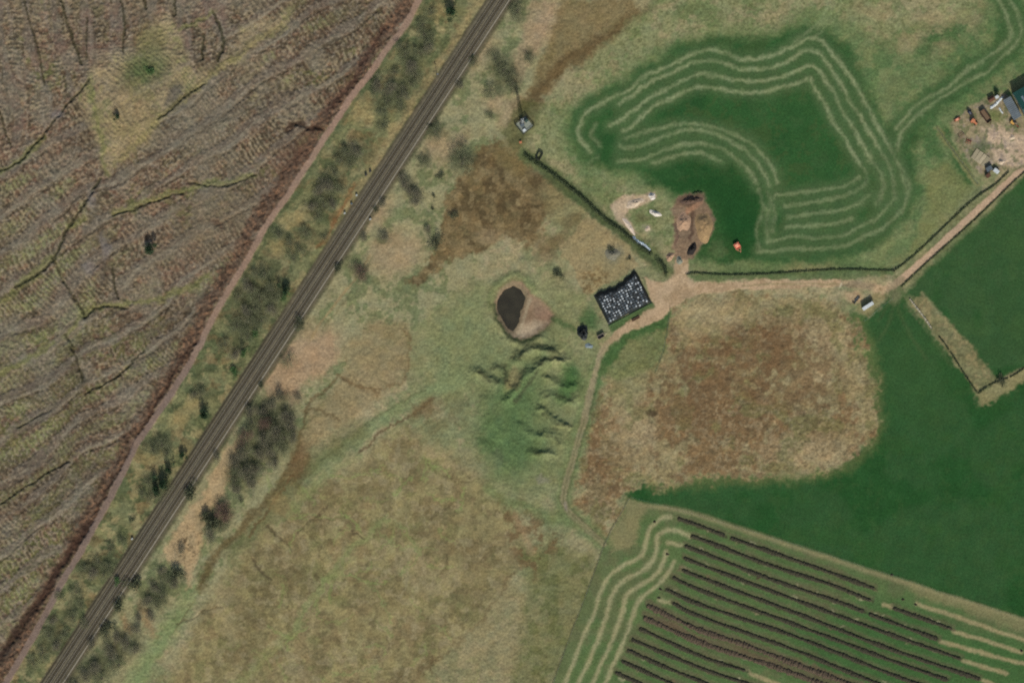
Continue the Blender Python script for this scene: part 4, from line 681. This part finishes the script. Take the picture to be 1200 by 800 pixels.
heap('soil_heap', 801, 260, 8, 13, 10, 1.6, M['pink'], 'pinkish brown earth heap between dark soil ridges', 'heap', .3, 2)
heap('soil_heap', 810, 235, 15, 5, -4, 1.5, mat('dark_brown_soil', (88, 70, 56), .3, 1.5, .95), 'dark brown soil bank at the top of the earth heaps', 'heap', .5, 3)
heap('soil_heap', 811, 292, 5, 8, 20, 1.7, mat('black_manure', (34, 30, 26), .3, 2, .95), 'almost black muck heap at the yard entrance', 'heap', .4, 4)
heap('soil_heap', 785, 301, 5, 6, 30, 1.4, M['pink'], 'small orange-pink soil heap beside the hedge end', 'heap', .4, 5)
heap('rubble_heap', 796, 305, 4, 5, 10, .9, M['grey'], 'grey-green rubble heap between the pink and black heaps', 'heap', .6, 6)
heap('rubble_heap', 764, 230, 4.5, 4, 0, 1.1, M['white'], 'bright white rubble heap at the tip of the sandy spread', 'heap', .5, 7)
heap('rubble_heap', 768, 250, 7, 3.5, 18, 1.0, M['white'], 'long whitish rubble heap on grass below the white one', 'heap', .6, 8)
heap('sand_heap', 744, 238, 13, 4.5, -18, .8, M['pale'], 'long pale sand bank pointing at the white rubble', 'heap', .4, 9)
heap('sand_heap', 737, 265, 3, 12, 52 - 90 + 0, .7, mat('cream_sand', (208, 190, 168), .15, 1.5, .9), 'narrow cream sand bank parallel to the long hedge', 'heap', .3, 10)
heap('rubble_heap', 759, 268, 3, 4, 0, .5, M['pale'], 'faint pale rubble scatter near the white plastic sheet', 'heap', .6, 11)
heap('ash_mound', 718, 298, 8, 9, 0, 1.5, M['ash'], 'round grey mound with dark scrub, above the silage clamp', 'mound', .2, 12)
heap('rubble_heap', 1173, 190, 5, 3.5, 20, .9, M['pale'], 'beige rubble heap beside the white farmyard tank', 'heap', .5, 13)
heap('rubble_heap', 1186, 161, 4, 3, 0, .8, M['pale'], 'pale rubble heap in front of the small yellow digger', 'heap', .5, 14)
heap('plastic_heap', 690, 405, 5, 3, 0, .5, M['bluegrey'], 'crumpled blue-grey sheet lying below the black heap', 'sheet', .7, 16)
heap('plastic_heap', 683, 389, 8, 8.5, 0, 2.4, M['black'], 'big black plastic-covered heap left of the box trailer'.replace('left of', 'beside'), 'heap', 1.0, 15)
def strip(name, pts, w, h, m, label, cat, group=None, seed=1, lump=.6, step=.45):
    P = smooth(pts, 8); seg = [(W(a, b), a, b) for a, b in P]; out = []
    for i in range(len(seg) - 1):
        (x0, y0), a0, b0 = seg[i]; (x1, y1), a1, b1 = seg[i + 1]; n = max(1, int(math.hypot(x1 - x0, y1 - y0) / step))
        for k in range(n): t = k / n; out.append((x0 + (x1 - x0) * t, y0 + (y1 - y0) * t, hz(a0 + (a1 - a0) * t, b0 + (b1 - b0) * t)))
    r = np.random.default_rng(seed); ox, oy, oz = out[0]; b = MB(); vs = []; fs = []; K = 7
    for i, (x, y, z) in enumerate(out):
        j = min(i + 1, len(out) - 1); q = max(i - 1, 0); dx, dy = out[j][0] - out[q][0], out[j][1] - out[q][1]; l = math.hypot(dx, dy) + 1e-9; nx, ny = -dy / l, dx / l
        en = .35 if i in (0, len(out) - 1) else 1; ww = w * (1 + .3 * math.sin(i * .11 + seed) * math.sin(i * .037)) * r.uniform(1 - lump * .5, 1 + lump * .6) * en; hh = h * r.uniform(1 - lump, 1 + lump * .6) * en; sh = r.normal(0, .05) * w
        for k in range(K):
            t = k / (K - 1) * 2 - 1; vs.append((x - ox + nx * (t * ww / 2 + sh), y - oy + ny * (t * ww / 2 + sh), z - oz + (hh * (1 - abs(t) ** 2.2) * r.uniform(.75, 1.2) if abs(t) < 1 else -.12)))
    for i in range(len(out) - 1):
        for k in range(K - 1): fs.append((i * K + k, i * K + k + 1, (i + 1) * K + k + 1, (i + 1) * K + k)[::-1])
    b.add(vs, fs); o = b.build(name, m); o.location = (ox, oy, oz); return tag(o, label, cat, group)
RL = ['short uppermost dark row, between the curved pale stripes and a gap', 'uppermost long dark row beneath the pale field edge', 'second dark row from the pale edge, ending at a bare gap', 'short dark row continuing the second one, ending in a pale strip',
 'third dark row from the pale edge, up to a small break', 'dark row continuing the third beyond the break, ending in a pale strip', 'fourth dark row from the pale edge, ending in a short pale strip', 'fifth dark row from the pale edge', 'sixth dark row from the pale edge', 'seventh dark row from the pale edge', 'eighth dark row, just above the thick brown pair',
 'upper of the two thick brown crumbly rows', 'lower of the two thick brown crumbly rows', 'dark row just below the thick brown pair, ending in a pale strip', 'second dark row below the thick brown pair', 'third dark row below the thick brown pair', 'fourth dark row below the thick brown pair', 'lowest and shortest dark row in the field corner']
for i, p in enumerate(ROWS):
    th = i in (11, 12)
    strip('peat_row', p, 1.95 if not th else 2.6, .66 if not th else .7, M['dark_soil'] if not th else mat('brown_peat', (80, 68, 52), .35, 2, .95), RL[i], 'crop row', 'dark rows on the striped field', 40 + i, .4 if not th else .6)
for u, v, lb in [(1058, 702, 'small dark clod heap on the pale gap of the first row'), (1073, 708, 'tiny dark clod heap at the head of the topmost pale strip'), (782, 649, 'small dark clod by the ends of the curved pale stripes'), (774, 690, 'dark clod at the start of the seventh row'), (772, 700, 'dark clod beside a short pale patch'), (767, 611, 'dark clod on the outermost curved pale stripe'), (1197, 762, 'dark clod at the end of the second pale strip'), (1045, 673, 'dark clod on the pasture fence line')]:
    heap('peat_clod', u, v, 2.2, 1.6, 20, .5, M['dark_soil'], lb, 'clod', .5, int(u), group='dark clods around the rows')
strip('plastic_sheet', [(741.5, 277), (747.5, 283), (753.5, 286), (757.5, 289), (762.5, 294)], 1.3, .5, M['poly'], 'crumpled white plastic sheet lying along the hedge', 'plastic sheet', None, 90, .7)

# ------------------------------------------------------------------ silage clamp with its tyres
O = np.array([694., 343.5]); e1 = np.array([52.5, -27.7]) / 59.4; e2 = np.array([19., 38.]) / 42.5
LA, LB = 58.0, 41.5
def bmin(a): return 1.5 + 3.6 * math.exp(-((a - 27) / 15) ** 2) - 2.0 * math.exp(-((a - 53) / 7) ** 2) + .8 * math.sin(a * .55) + .4 * math.sin(a * 1.7)
L9 = lattice(909)
def clamp_h(a, b):
    lo = bmin(a); db = b - lo; t = ss(np.float64(db), 0, 5.5) * ss(np.float64(LB - b), 0, 4) * ss(np.float64(a), 0, 4) * ss(np.float64(LA - a), 0, 3.5)
    i, j = int(a * 1.5) % 256, int(b * 1.5) % 256
    return float(t) * (2.3 - .018 * (b - 5)) + .22 * (L9[i, j] - .5) * float(t) + .12 * math.sin(a * 1.25 + L9[j, 3] * 3) * float(t)
def cpt(a, b): p = O + e1 * a + e2 * b; return p[0], p[1]
b = MB(); vs = []; fs = []; na, nb = 90, 66; cx, cy = W(*cpt(LA / 2, LB / 2)); z0 = hz(*cpt(LA / 2, LB / 2))
for i in range(na + 1):
    for j in range(nb + 1):
        a = LA * i / na; lo = bmin(a); bb = lo + (LB - lo) * j / nb; x, y = W(*cpt(a, bb)); z = clamp_h(a, bb); edge = i in (0, na) or j in (0, nb)
        vs.append((x - cx, y - cy, z + .06 if not edge else -.1))
for i in range(na):
    for j in range(nb): k = i * (nb + 1) + j; fs.append((k, k + 1, k + nb + 2, k + nb + 1))
ce = D.objects.new('silage_clamp', None); col.objects.link(ce); ce.location = (cx, cy, z0); tag(ce, 'big raised silage clamp under black plastic beside the farm lane', 'silage clamp')
b.add(vs, fs); b.build('sheet', M['black'], ce, True)
b = MB(); b.tube([(W(*cpt(a, LB + 1.5))[0] - cx, W(*cpt(a, LB + 1.5))[1] - cy, .1) for a in np.linspace(0, LA, 40)], [.35 + .12 * L9[k, 7] for k in range(40)], 8); b.build('turf_edge', mat('turf', (64, 88, 50), .25, 2, 1), ce, True)
tm = [D.meshes.new('tyre') for _ in range(2)]
for q, (me, mm) in enumerate(zip(tm, ('tyre', 'tyre2'))): tb = MB().torus((0, 0, .12), .27, .13, 16, 8); me.from_pydata(tb.v, [], tb.f); me.polygons.foreach_set('use_smooth', [True] * len(me.polygons)); me.materials.append(M[mm])  # one pale and one dull grey version of the tyre
for i in range(15):
    for j in range(11):
        a = 5.0 + i * 3.45 + rng.gauss(0, .28); bb = 7.5 + j * 3.05 + rng.gauss(0, .22) + .5 * math.sin(i * .6)
        if bb < bmin(a) + 6.5 or bb > LB - 1.5 or rng.random() < .12: continue
        pale_ = rng.random() < .48
        o = D.objects.new('tyre', tm[0 if pale_ else 1]); col.objects.link(o); x, y = W(*cpt(a, bb)); sc = rng.uniform(.8, 1.2); o.scale = (sc, sc, sc); o.location = (x, y, z0 + clamp_h(a, bb) + .07); o.rotation_euler = (rng.gauss(0, .1), rng.gauss(0, .1), 0)
        tag(o, ('pale tyre' if pale_ else 'dull dark-grey tyre') + ' weighing down the black silage sheet', 'tyre', ('pale tyres' if pale_ else 'dull tyres') + ' on the silage clamp')

# ------------------------------------------------------------------ mast compound
t = empty('lattice_mast', 612, 143, 38, 'tall thin grey lattice mast casting a long shadow', 'mast'); HM = 15.5
MB().box((0, 0, .15), (2.2, 2.2, .5)).build('base', M['conc'], t)
for sx in (-1, 1):
    for sy in (-1, 1): MB().tube([(sx * .75, sy * .75, .3), (sx * .22, sy * .22, HM)], .09, 6).build('leg', M['steel'], t)
b = MB()
for k in range(12):
    z = .6 + k * 1.22; q = .75 - .53 * z / HM; q2 = .75 - .53 * (z + 1.22) / HM
    for (ax, ay), (bx_, by_) in (((-1, -1), (1, -1)), ((1, -1), (1, 1)), ((1, 1), (-1, 1)), ((-1, 1), (-1, -1))): b.tube([(ax * q, ay * q, z), (bx_ * q2, by_ * q2, z + 1.22)], .045, 4); b.tube([(ax * q, ay * q, z), (bx_ * q, by_ * q, z)], .04, 4)
b.build('lattice', M['steel'], t)
for a in (0, 120, 240): MB().box((.5 * math.cos(math.radians(a)), .5 * math.sin(math.radians(a)), HM - .8), (.25, .3, 2.0), math.radians(a)).build('antenna', M['wsteel'], t)
MB().tube([(0, 0, HM - .2), (0, 0, HM + 1.6)], .05, 6).build('rod', M['steel'], t)
cabm = {}
def cabinet(u, v, d, ang, m, label, group=None, cat='cabinet'):
    t = empty('cabinet', u, v, ang, label, cat, group); MB().box((0, 0, d[2] / 2), d).build('body', m, t); MB().box((0, 0, d[2] + .05), (d[0] + .14, d[1] + .14, .1)).build('lid', m, t); MB().box((0, -d[1] / 2 - .02, d[2] / 2), (d[0] * .8, .04, d[2] * .8)).build('door', M['steel'], t)
cabinet(611, 141.5, (1.3, .9, 1.6), 40, M['dark'], 'dark cabinet at the foot of the mast, upper side'); cabinet(617, 142, (1.6, 1.0, 1.6), 40, mat('green_cabinet', (52, 74, 64), .15, 1, .6), 'dark green cabinet beside the mast plot fence')
cabinet(612, 147, (1.8, 1.2, 1.5), 40, M['slate'], 'pale blue-grey cabinet in the middle of the mast plot'); cabinet(614.5, 153, (1.3, 1.1, 1.3), 40, M['wsteel'], 'small white cabinet at the lower corner of the mast plot')
s = empty('gravel_plot', 614.5, 146.5, 40, 'square pale gravel plot round the mast', 'gravel plot'); MB().box((0, 0, .06), (5.8, 5.8, .34)).build('gravel_bed', mat('pale_gravel', (134, 140, 126), .2, 3, .95), s)
t = empty('palisade_fence', 614.5, 146.5, 40, 'dark palisade fence around the mast plot', 'fence')
for a, L in ((0, 0), (90, 0), (180, 0), (270, 0)):
    ca, sa = math.cos(math.radians(a)), math.sin(math.radians(a)); b = MB()
    for k in range(23): q = -3.3 + k * .3; b.box((3.35 * ca - q * sa, 3.35 * sa + q * ca, .8), (.06, .1, 1.7), math.radians(a))
    for z in (.4, 1.4): b.box((3.3 * ca, 3.3 * sa, z), (.05, 6.6, .08), math.radians(a))
    b.build('fence_panel', M['dark'], t)
# cattle pen
t = empty('cattle_pen', 632, 183, -28 + 90, 'small rectangular dark cattle pen beside the long hedge', 'pen')
for x0, y0, L, a in ((0, 1.0, 3.6, 0), (0, -1.0, 3.6, 0), (1.8, 0, 2.0, 90), (-1.8, 0, 2.0, 90)):
    b = MB(); r_ = math.radians(a)
    for z in (.3, .65, 1.0, 1.35): b.box((x0, y0, z), (L, .16, .14), r_)
    for q in (-L / 2, 0, L / 2): b.box((x0 + q * math.cos(r_), y0 + q * math.sin(r_), .75), (.14, .14, 1.6), r_)
    b.build('side_panel', M['dark'], t)
cabinet(610, 167, (1.0, .9, .8), 10, M['orange'], 'small faded orange crate below the mast plot', None, 'crate')

# ------------------------------------------------------------------ rail side things
RC = mat('weathered_white_steel', (168, 170, 160), .1, 1, .7)
for u, v, m, lb in [(434, 201, 'dark', 'small dark rail cabinet, upper of the dark two'), (429, 205, 'dark', 'small dark rail cabinet, lower of the dark two'), (418, 229, 'wsteel', 'white rail cabinet west of the line, upper of two'), (404, 250, 'wsteel', 'white rail cabinet west of the line, lower of two'), (434, 257, 'wsteel', 'lone white rail cabinet east of the line'), (155, 631, 'wsteel', 'lone white rail cabinet near the bottom of the western bank'), (412, 239, 'slate', 'low grey rail cabinet between the two white ones')]:
    cabinet(u, v, (.9, .6, 1.1), 33, (M[m] if m != 'wsteel' else RC), lb, 'rail side cabinets')
t = empty('signal_post', 512, 88, 0, 'thin railway signal post on the western bank throwing a fine shadow', 'signal post'); MB().tube([(0, 0, -.2), (0, 0, 5.2)], .11, 7).build('pole', M['steel'], t); MB().box((0, -.1, 4.9), (.5, .3, 1.0)).build('signal_head', M['dark'], t); MB().box((.3, 0, 4.2), (1.0, .5, .06)).build('platform', M['steel'], t)

# ------------------------------------------------------------------ farm machines and buildings
def wheel(t, x, y, r, w):
    o = MB().torus((x, y, r), r * .68, r * .34, 18, 8, 'y').build('wheel', M['rubber'], t, True); h_ = MB().tube([(x, y - w * .3, r), (x, y + w * .3, r)], r * .42, 10).build('hub', M['steel'], o)
def trailer(u, v, ang, L, w, h, m, inner_m, label, four=False, bar=1.6, z=.75):
    t = empty('farm_trailer', u, v, ang, label, 'trailer'); MB().box((0, 0, z), (L, w, .14)).build('bed', inner_m, t)
    for y in (-w / 2, w / 2): MB().box((0, y, z + h / 2 + .08), (L, .1, h)).build('side_board', m, t)
    for x in (-L / 2, L / 2): MB().box((x, 0, z + h / 2 + .08), (.1, w - .12, h)).build('end_board', m, t)
    for x in ((-L * .3, -L * .12) if four else (-L * .15,)):
        for y in (-w / 2 - .02, w / 2 + .02): wheel(t, x, y, .42, .3)
    b = MB(); b.tube([(L / 2, -w * .35, .6), (L / 2 + bar, 0, .5)], .07, 6); b.build('drawbar', m, t); MB().tube([(L / 2, w * .35, .6), (L / 2 + bar, 0, .5)], .07, 6).build('drawbar', m, t); return t
trailer(1154.5, 136.5, -55, 6.4, 2.5, 1.1, M['brownw'], M['wood'], 'long brown-sided trailer with timber floor parked in the farmyard', True)
trailer(704, 394, 28, 3.3, 1.7, .9, M['pale'], M['dark'], 'small box trailer with pale rim and dark inside by the clamp')
tr = trailer(863.8, 288.5, -58, 2.9, 2.5, .7, M['salmon'], M['salmon'], 'bright orange trailer alone on the green meadow', False, 1.9)
ld = MB(); r_ = random.Random(5); ld.box((-.35, 0, 1.35), (1.7, 2.0, 1.0), 0, .75); ld.build('load', M['salmon'], tr)
def tractor(u, v, ang, m, label):
    t = empty('tractor', u, v, ang, label, 'tractor'); MB().box((.9, 0, 1.15), (1.9, .9, .9), 0, .86).build('bonnet', m, t); MB().box((-.75, 0, 1.0), (1.5, 1.3, .6)).build('chassis', m, t)
    cb = MB().box((-.7, 0, 1.9), (1.45, 1.4, 1.3), 0, .9).build('cab', M['glass'], t); MB().box((-.7, 0, 2.6), (1.6, 1.6, .14)).build('cab_roof', m, cb)
    for y in (-.95, .95): wheel(t, -.85, y, .8, .5); wheel(t, 1.3, y * .85, .52, .35); MB().box((-.85, y, 1.68), (1.1, .5, .08)).build('mudguard', m, t)
    return t
tractor(1141, 143, -40, M['orange'], 'orange tractor standing beside the long brown trailer')
# digger
t = empty('digger', 1187, 144, -35, 'small yellow digger with red boom beside the grey lean-to', 'digger')
for y in (-.85, .85): b = MB(); b.box((0, y, .35), (2.5, .45, .6), 0, .9); b.build('track', M['rubber'], t)
MB().box((-.3, 0, 1.1), (2.1, 1.7, .8), 0, .92).build('body', M['yellow'], t); MB().box((.1, .4, 1.9), (1.1, .9, 1.0), 0, .88).build('cab', M['glass'], t); b = MB(); b.tube([(.8, -.3, 1.3), (1.9, -.3, 2.6), (3.0, -.3, 1.7), (3.2, -.3, .5)], [.16, .16, .13, .1], 6); b.build('boom', M['red'], t); MB().box((3.2, -.3, .4), (.5, .8, .6), 0, .7).build('bucket', M['dark'], t)
# seed drill / harrow
t = empty('harrow', 1122, 141, 30, 'faded orange harrow at the corner of the farmyard', 'farm implement'); MB().box((0, 0, .75), (3.2, .18, .18)).build('beam', M['orange'], t); MB().box((0, .8, .6), (3.2, .14, .14)).build('beam', M['orange'], t); MB().box((0, .4, .9), (1.6, 1.0, .5), 0, .8).build('hopper', M['salmon'], t); MB().tube([(-1.6, .4, .4), (1.6, .4, .4)], .35, 12).build('roller', M['rust'], t); MB().tube([(0, 0, .75), (0, -1.2, .6)], .07, 6).build('drawbar', M['orange'], t)
t = empty('harrow', 1135, 166, -20, 'rusty red harrow on weedy ground in the farmyard', 'farm implement')
for x in (-1.1, 0, 1.1): MB().box((x, 0, .5), (.12, 2.2, .12)).build('beam', M['red'], t)
for y in (-.9, .9): MB().box((0, y, .6), (2.5, .12, .12)).build('cross_beam', M['red'], t)
MB().tube([(-1.2, .3, .35), (1.2, .3, .35)], .3, 10).build('roller', M['rust'], t)
t = empty('harrow', 1126, 158, 40, 'dark rusted frame implement near the yard verge', 'farm implement')
for x in (-1.3, 1.3): MB().box((x, 0, .5), (.14, 1.8, .14)).build('beam', M['dark'], t)
for y in (-.8, 0, .8): MB().box((0, y, .56), (2.7, .14, .14)).build('cross_beam', M['rust'], t)
t = empty('fuel_tank', 1136, 132, -40, 'dark blue tank on a cradle next to the orange tractor', 'tank'); MB().tube([(-1.1, 0, 1.1), (-.95, 0, 1.1), (.95, 0, 1.1), (1.1, 0, 1.1)], [.5, .75, .75, .5], 16).build('tank_body', M['blue'], t, True); MB().box((-.6, 0, .25), (.2, 1.2, .6)).build('cradle', M['dark'], t); MB().box((.6, 0, .25), (.2, 1.2, .6)).build('cradle', M['dark'], t); MB().tube([(0, 0, 1.8), (0, 0, 1.95)], .2, 10).build('filler_cap', M['steel'], t)
def container(u, v, ang, d, m, roofm, label, name='container', cat='container'):
    t = empty(name, u, v, ang, label, cat); L, w, h = d; MB().box((0, 0, h / 2 + .08), (L, w, h)).build('body', m, t); b = MB(); n = int(L / .3)
    b.box((0, 0, h + .11), (L + .1, w + .1, .06))
    for k in range(n): b.box((-L / 2 + .15 + k * L / n, 0, h + .16), (.12, w, .05))
    b.build('roof', roofm, t)
    for y in (-w / 4, w / 4): q = MB().box((L / 2 + .03, y, h / 2 + .08), (.05, w / 2 - .06, h - .2)).build('door', m, t); MB().tube([(L / 2 + .1, y, .5), (L / 2 + .1, y, h - .3)], .03, 6).build('lock_bar', M['steel'], q)
container(1016.5, 358.5, 33, (5.6, 1.5, 2.6), M['wsteel'], M['wsteel'], 'long white-roofed container beside the lane junction'); container(1167, 200.5, -38, (2.6, 1.7, 1.6), M['wsteel'], M['wsteel'], 'small bright white container by the yard gate')
container(1158.5, 198, 30, (2.8, 2.0, 1.9), M['dark'], M['slate'], 'dark grey-topped container above the bright white one'); container(1157.5, 206, 40, (2.0, 1.7, 1.6), M['dark'], M['brownw'], 'dark brown-topped box below the grey-topped container')
container(1168, 114, 30, (1.6, 1.3, 1.2), M['wsteel'], M['wsteel'], 'tiny white box behind the grey lean-to')
def shed(u, v, ang, L, w, he, hr, rm, wm2, label, name='shed', lights=0):
    t = empty(name, u, v, ang, label, 'shed'); b = MB(); v_ = [(-L / 2, -w / 2, 0), (L / 2, -w / 2, 0), (L / 2, w / 2, 0), (-L / 2, w / 2, 0), (-L / 2, -w / 2, he), (L / 2, -w / 2, he), (L / 2, w / 2, he), (-L / 2, w / 2, he), (-L / 2, 0, hr), (L / 2, 0, hr)]
    b.add(v_, [(0, 1, 5, 4), (2, 3, 7, 6), (1, 2, 6, 9, 5), (3, 0, 4, 8, 7), (3, 2, 1, 0)]); b.build('wall', wm2, t)
    for s in (-1, 1):
        b = MB(); n = int((L + .8) / .5); sl = (hr - he) / (w / 2); vs = []; fs = []; ex = w / 2 + .35
        for k in range(n * 2 + 1):
            x = -L / 2 - .4 + (L + .8) * k / (n * 2); dz = .06 * (k % 2)
            vs += [(x, 0, hr + .1 + dz), (x, s * ex, hr - ex * sl + .1 + dz), (x, s * ex, hr - ex * sl + .02), (x, 0, hr + .02)]
            if k: q = 4 * k; fs += [(q - 4, q, q + 1, q - 3), (q - 3, q + 1, q + 2, q - 2), (q - 2, q + 2, q + 3, q - 1)]
        b.add(vs, fs); r1 = b.build('roof_slope', rm, t)
        for k in range(lights):
            x = -L / 2 + L * (k + .5) / lights; a = w * .22; MB().add([(x - .5, s * a * .4, hr - a * .4 * sl + .24), (x + .5, s * a * .4, hr - a * .4 * sl + .24), (x + .5, s * a * 1.5, hr - a * 1.5 * sl + .24), (x - .5, s * a * 1.5, hr - a * 1.5 * sl + .24), (x - .5, s * a * .4, hr - a * .4 * sl + .18), (x + .5, s * a * .4, hr - a * .4 * sl + .18), (x + .5, s * a * 1.5, hr - a * 1.5 * sl + .18), (x - .5, s * a * 1.5, hr - a * 1.5 * sl + .18)], [(0, 1, 2, 3), (4, 7, 6, 5), (0, 4, 5, 1), (1, 5, 6, 2), (2, 6, 7, 3), (3, 7, 4, 0)]).build('rooflight', M['bluegrey'], r1)
    MB().box((0, 0, hr + .16), (L + .9, .4, .1)).build('ridge_cap', rm, t); MB().box((-L / 2 - .03, 0, he * .42), (.06, w * .4, he * .84)).build('door', M['slate'], t); return t
se1 = np.array([16, -9.]) / 18.36; se2 = np.array([15, 26.]) / 30.0; cc = np.array([1184.5, 110.5]) + se1 * 33 + se2 * 22
shed(cc[0], cc[1], 29.5, 25.6, 17, 4.8, 6.6, M['teal'], M['wall'], 'big green-roofed farm shed at the corner of the yard', 'farm_shed', 5)
t = empty('lean_to', 1186, 127, 29.5, 'grey sheet-roofed lean-to against the green shed', 'lean-to')
b = MB(); vs = []; fs = []
for k in range(24): y = -5.3 + k * .46; dz = .05 * (k % 2); vs += [(-2.4, y, 2.2 + dz), (1.7, y, 3.1 + dz), (1.7, y, 3.0), (-2.4, y, 2.1)]; fs += [] if not k else [(4 * k - 4, 4 * k, 4 * k + 1, 4 * k - 3)[::-1], (4 * k - 3, 4 * k + 1, 4 * k + 2, 4 * k - 2)[::-1], (4 * k - 2, 4 * k + 2, 4 * k + 3, 4 * k - 1)[::-1], (4 * k - 1, 4 * k + 3, 4 * k, 4 * k - 4)[::-1]]
b.add(vs, fs); b.build('roof', M['slate'], t)
for y in (-4.9, 0, 4.9): MB().box((-2.1, y, 1.05), (.2, .2, 2.1)).build('post', M['wood'], t)
MB().box((1.6, 0, 1.5), (.15, 10, 2.9)).build('wall', M['wall'], t)
shed(1161, 116.5, 30, 2.4, 1.7, 1.7, 2.2, M['brownw'], M['wood'], 'tiny brown-roofed hut at the top of the yard', 'hut')
strip('sheet_pile', [(1160, 127), (1166, 123), (1171, 118), (1176, 113)], 1.5, .6, M['wsteel'], 'long pale pile of roofing sheets leading to the lean-to', 'sheet pile', None, 91, .4)
strip('sheet_pile', [(1171, 126), (1173, 130), (1176, 134)], .9, .5, M['wsteel'], 'short white pile of sheets beside the lean-to roof', 'sheet pile', None, 92, .6)
t = empty('concrete_pad', 1149, 185, 0, 'pale slabbed concrete pad in the farmyard', 'concrete pad')
for k in range(4): q = -3.0 + k * 2.0; MB().box((q * math.cos(math.radians(-36)), q * math.sin(math.radians(-36)), .1), (1.85, 5.2, .3), math.radians(-36) + rng.gauss(0, .02)).build('slab', mat('pad_concrete', (150 + 10 * (k % 3), 140 + 9 * (k % 3), 112 + 8 * (k % 3)), .15, 1.5, .9), t)
# plough by the lane junction
t = empty('plough', 1004, 352, 33, 'dark grey plough on bare ground beside the white-roofed container', 'farm implement'); MB().box((0, 0, .8), (4.0, .22, .22), .3).build('beam', M['dark'], t)
for k in range(5): b = MB(); b.box((-1.7 + k * .85, -.5 + k * .25, .45), (.55, .7, .7), .6, .6); b.build('mouldboard', M['steel'] if k % 2 else M['dark'], t)
wheel(t, -1.9, .3, .4, .2); MB().box((.3, .7, .6), (2.6, .3, .3), .3).build('rear_beam', M['slate'], t)
t = empty('feed_trough', 745, 373.5, 28, 'low timber feed trough beside the lane under the clamp', 'feed trough'); MB().box((0, 0, .3), (3.8, .8, .1)).build('base', M['brownw'], t)
for y in (-.42, .42): MB().box((0, y, .45), (3.9, .09, .5)).build('side', M['wood'], t)
for x in (-1.95, 1.95): MB().box((x, 0, .45), (.09, .8, .5)).build('end', M['wood'], t)
for x in (-1.5, 1.5): MB().box((x, 0, .12), (.14, 1.0, .25)).build('leg', M['wood'], t)

# ------------------------------------------------------------------ light, sky, camera
az = math.atan2(7, -40); EL = math.radians(40)                 # sun to the lower side of the image
sd = np.array([math.sin(az) * math.cos(EL), math.cos(az) * math.cos(EL), math.sin(EL)])
sun = D.lights.new('sun', 'SUN'); sun.energy = 3.2; sun.angle = math.radians(.5); sun.color = (1, .95, .87); so = D.objects.new('sun', sun); col.objects.link(so)
from mathutils import Vector
so.rotation_euler = Vector((-sd[0], -sd[1], -sd[2])).to_track_quat('-Z', 'Y').to_euler(); so.location = (0, 0, 300)
w = D.worlds.new('World'); scene.world = w; w.use_nodes = True; nt = w.node_tree; bg = nt.nodes['Background']; sk = nt.nodes.new('ShaderNodeTexSky'); sk.sky_type = 'NISHITA'; sk.sun_disc = False; sk.sun_elevation = EL; sk.sun_rotation = az; sk.dust_density = 2.0
nt.links.new(sk.outputs['Color'], bg.inputs['Color']); bg.inputs['Strength'].default_value = .1
cam = D.cameras.new('camera'); co = D.objects.new('camera', cam); col.objects.link(co); ALT = 1500; co.location = (0, 0, ALT); cam.sensor_width = 36; cam.lens = 36 * ALT / (1200 * S); cam.clip_start = 10; cam.clip_end = 6000; scene.camera = co
scene.view_settings.view_transform = 'Standard'; scene.view_settings.look = 'None'; scene.view_settings.exposure = 0.0; scene.view_settings.gamma = 1.0
scene.cycles.filter_width = 2.0; scene.cycles.use_denoising = False; scene.cycles.max_bounces = 4
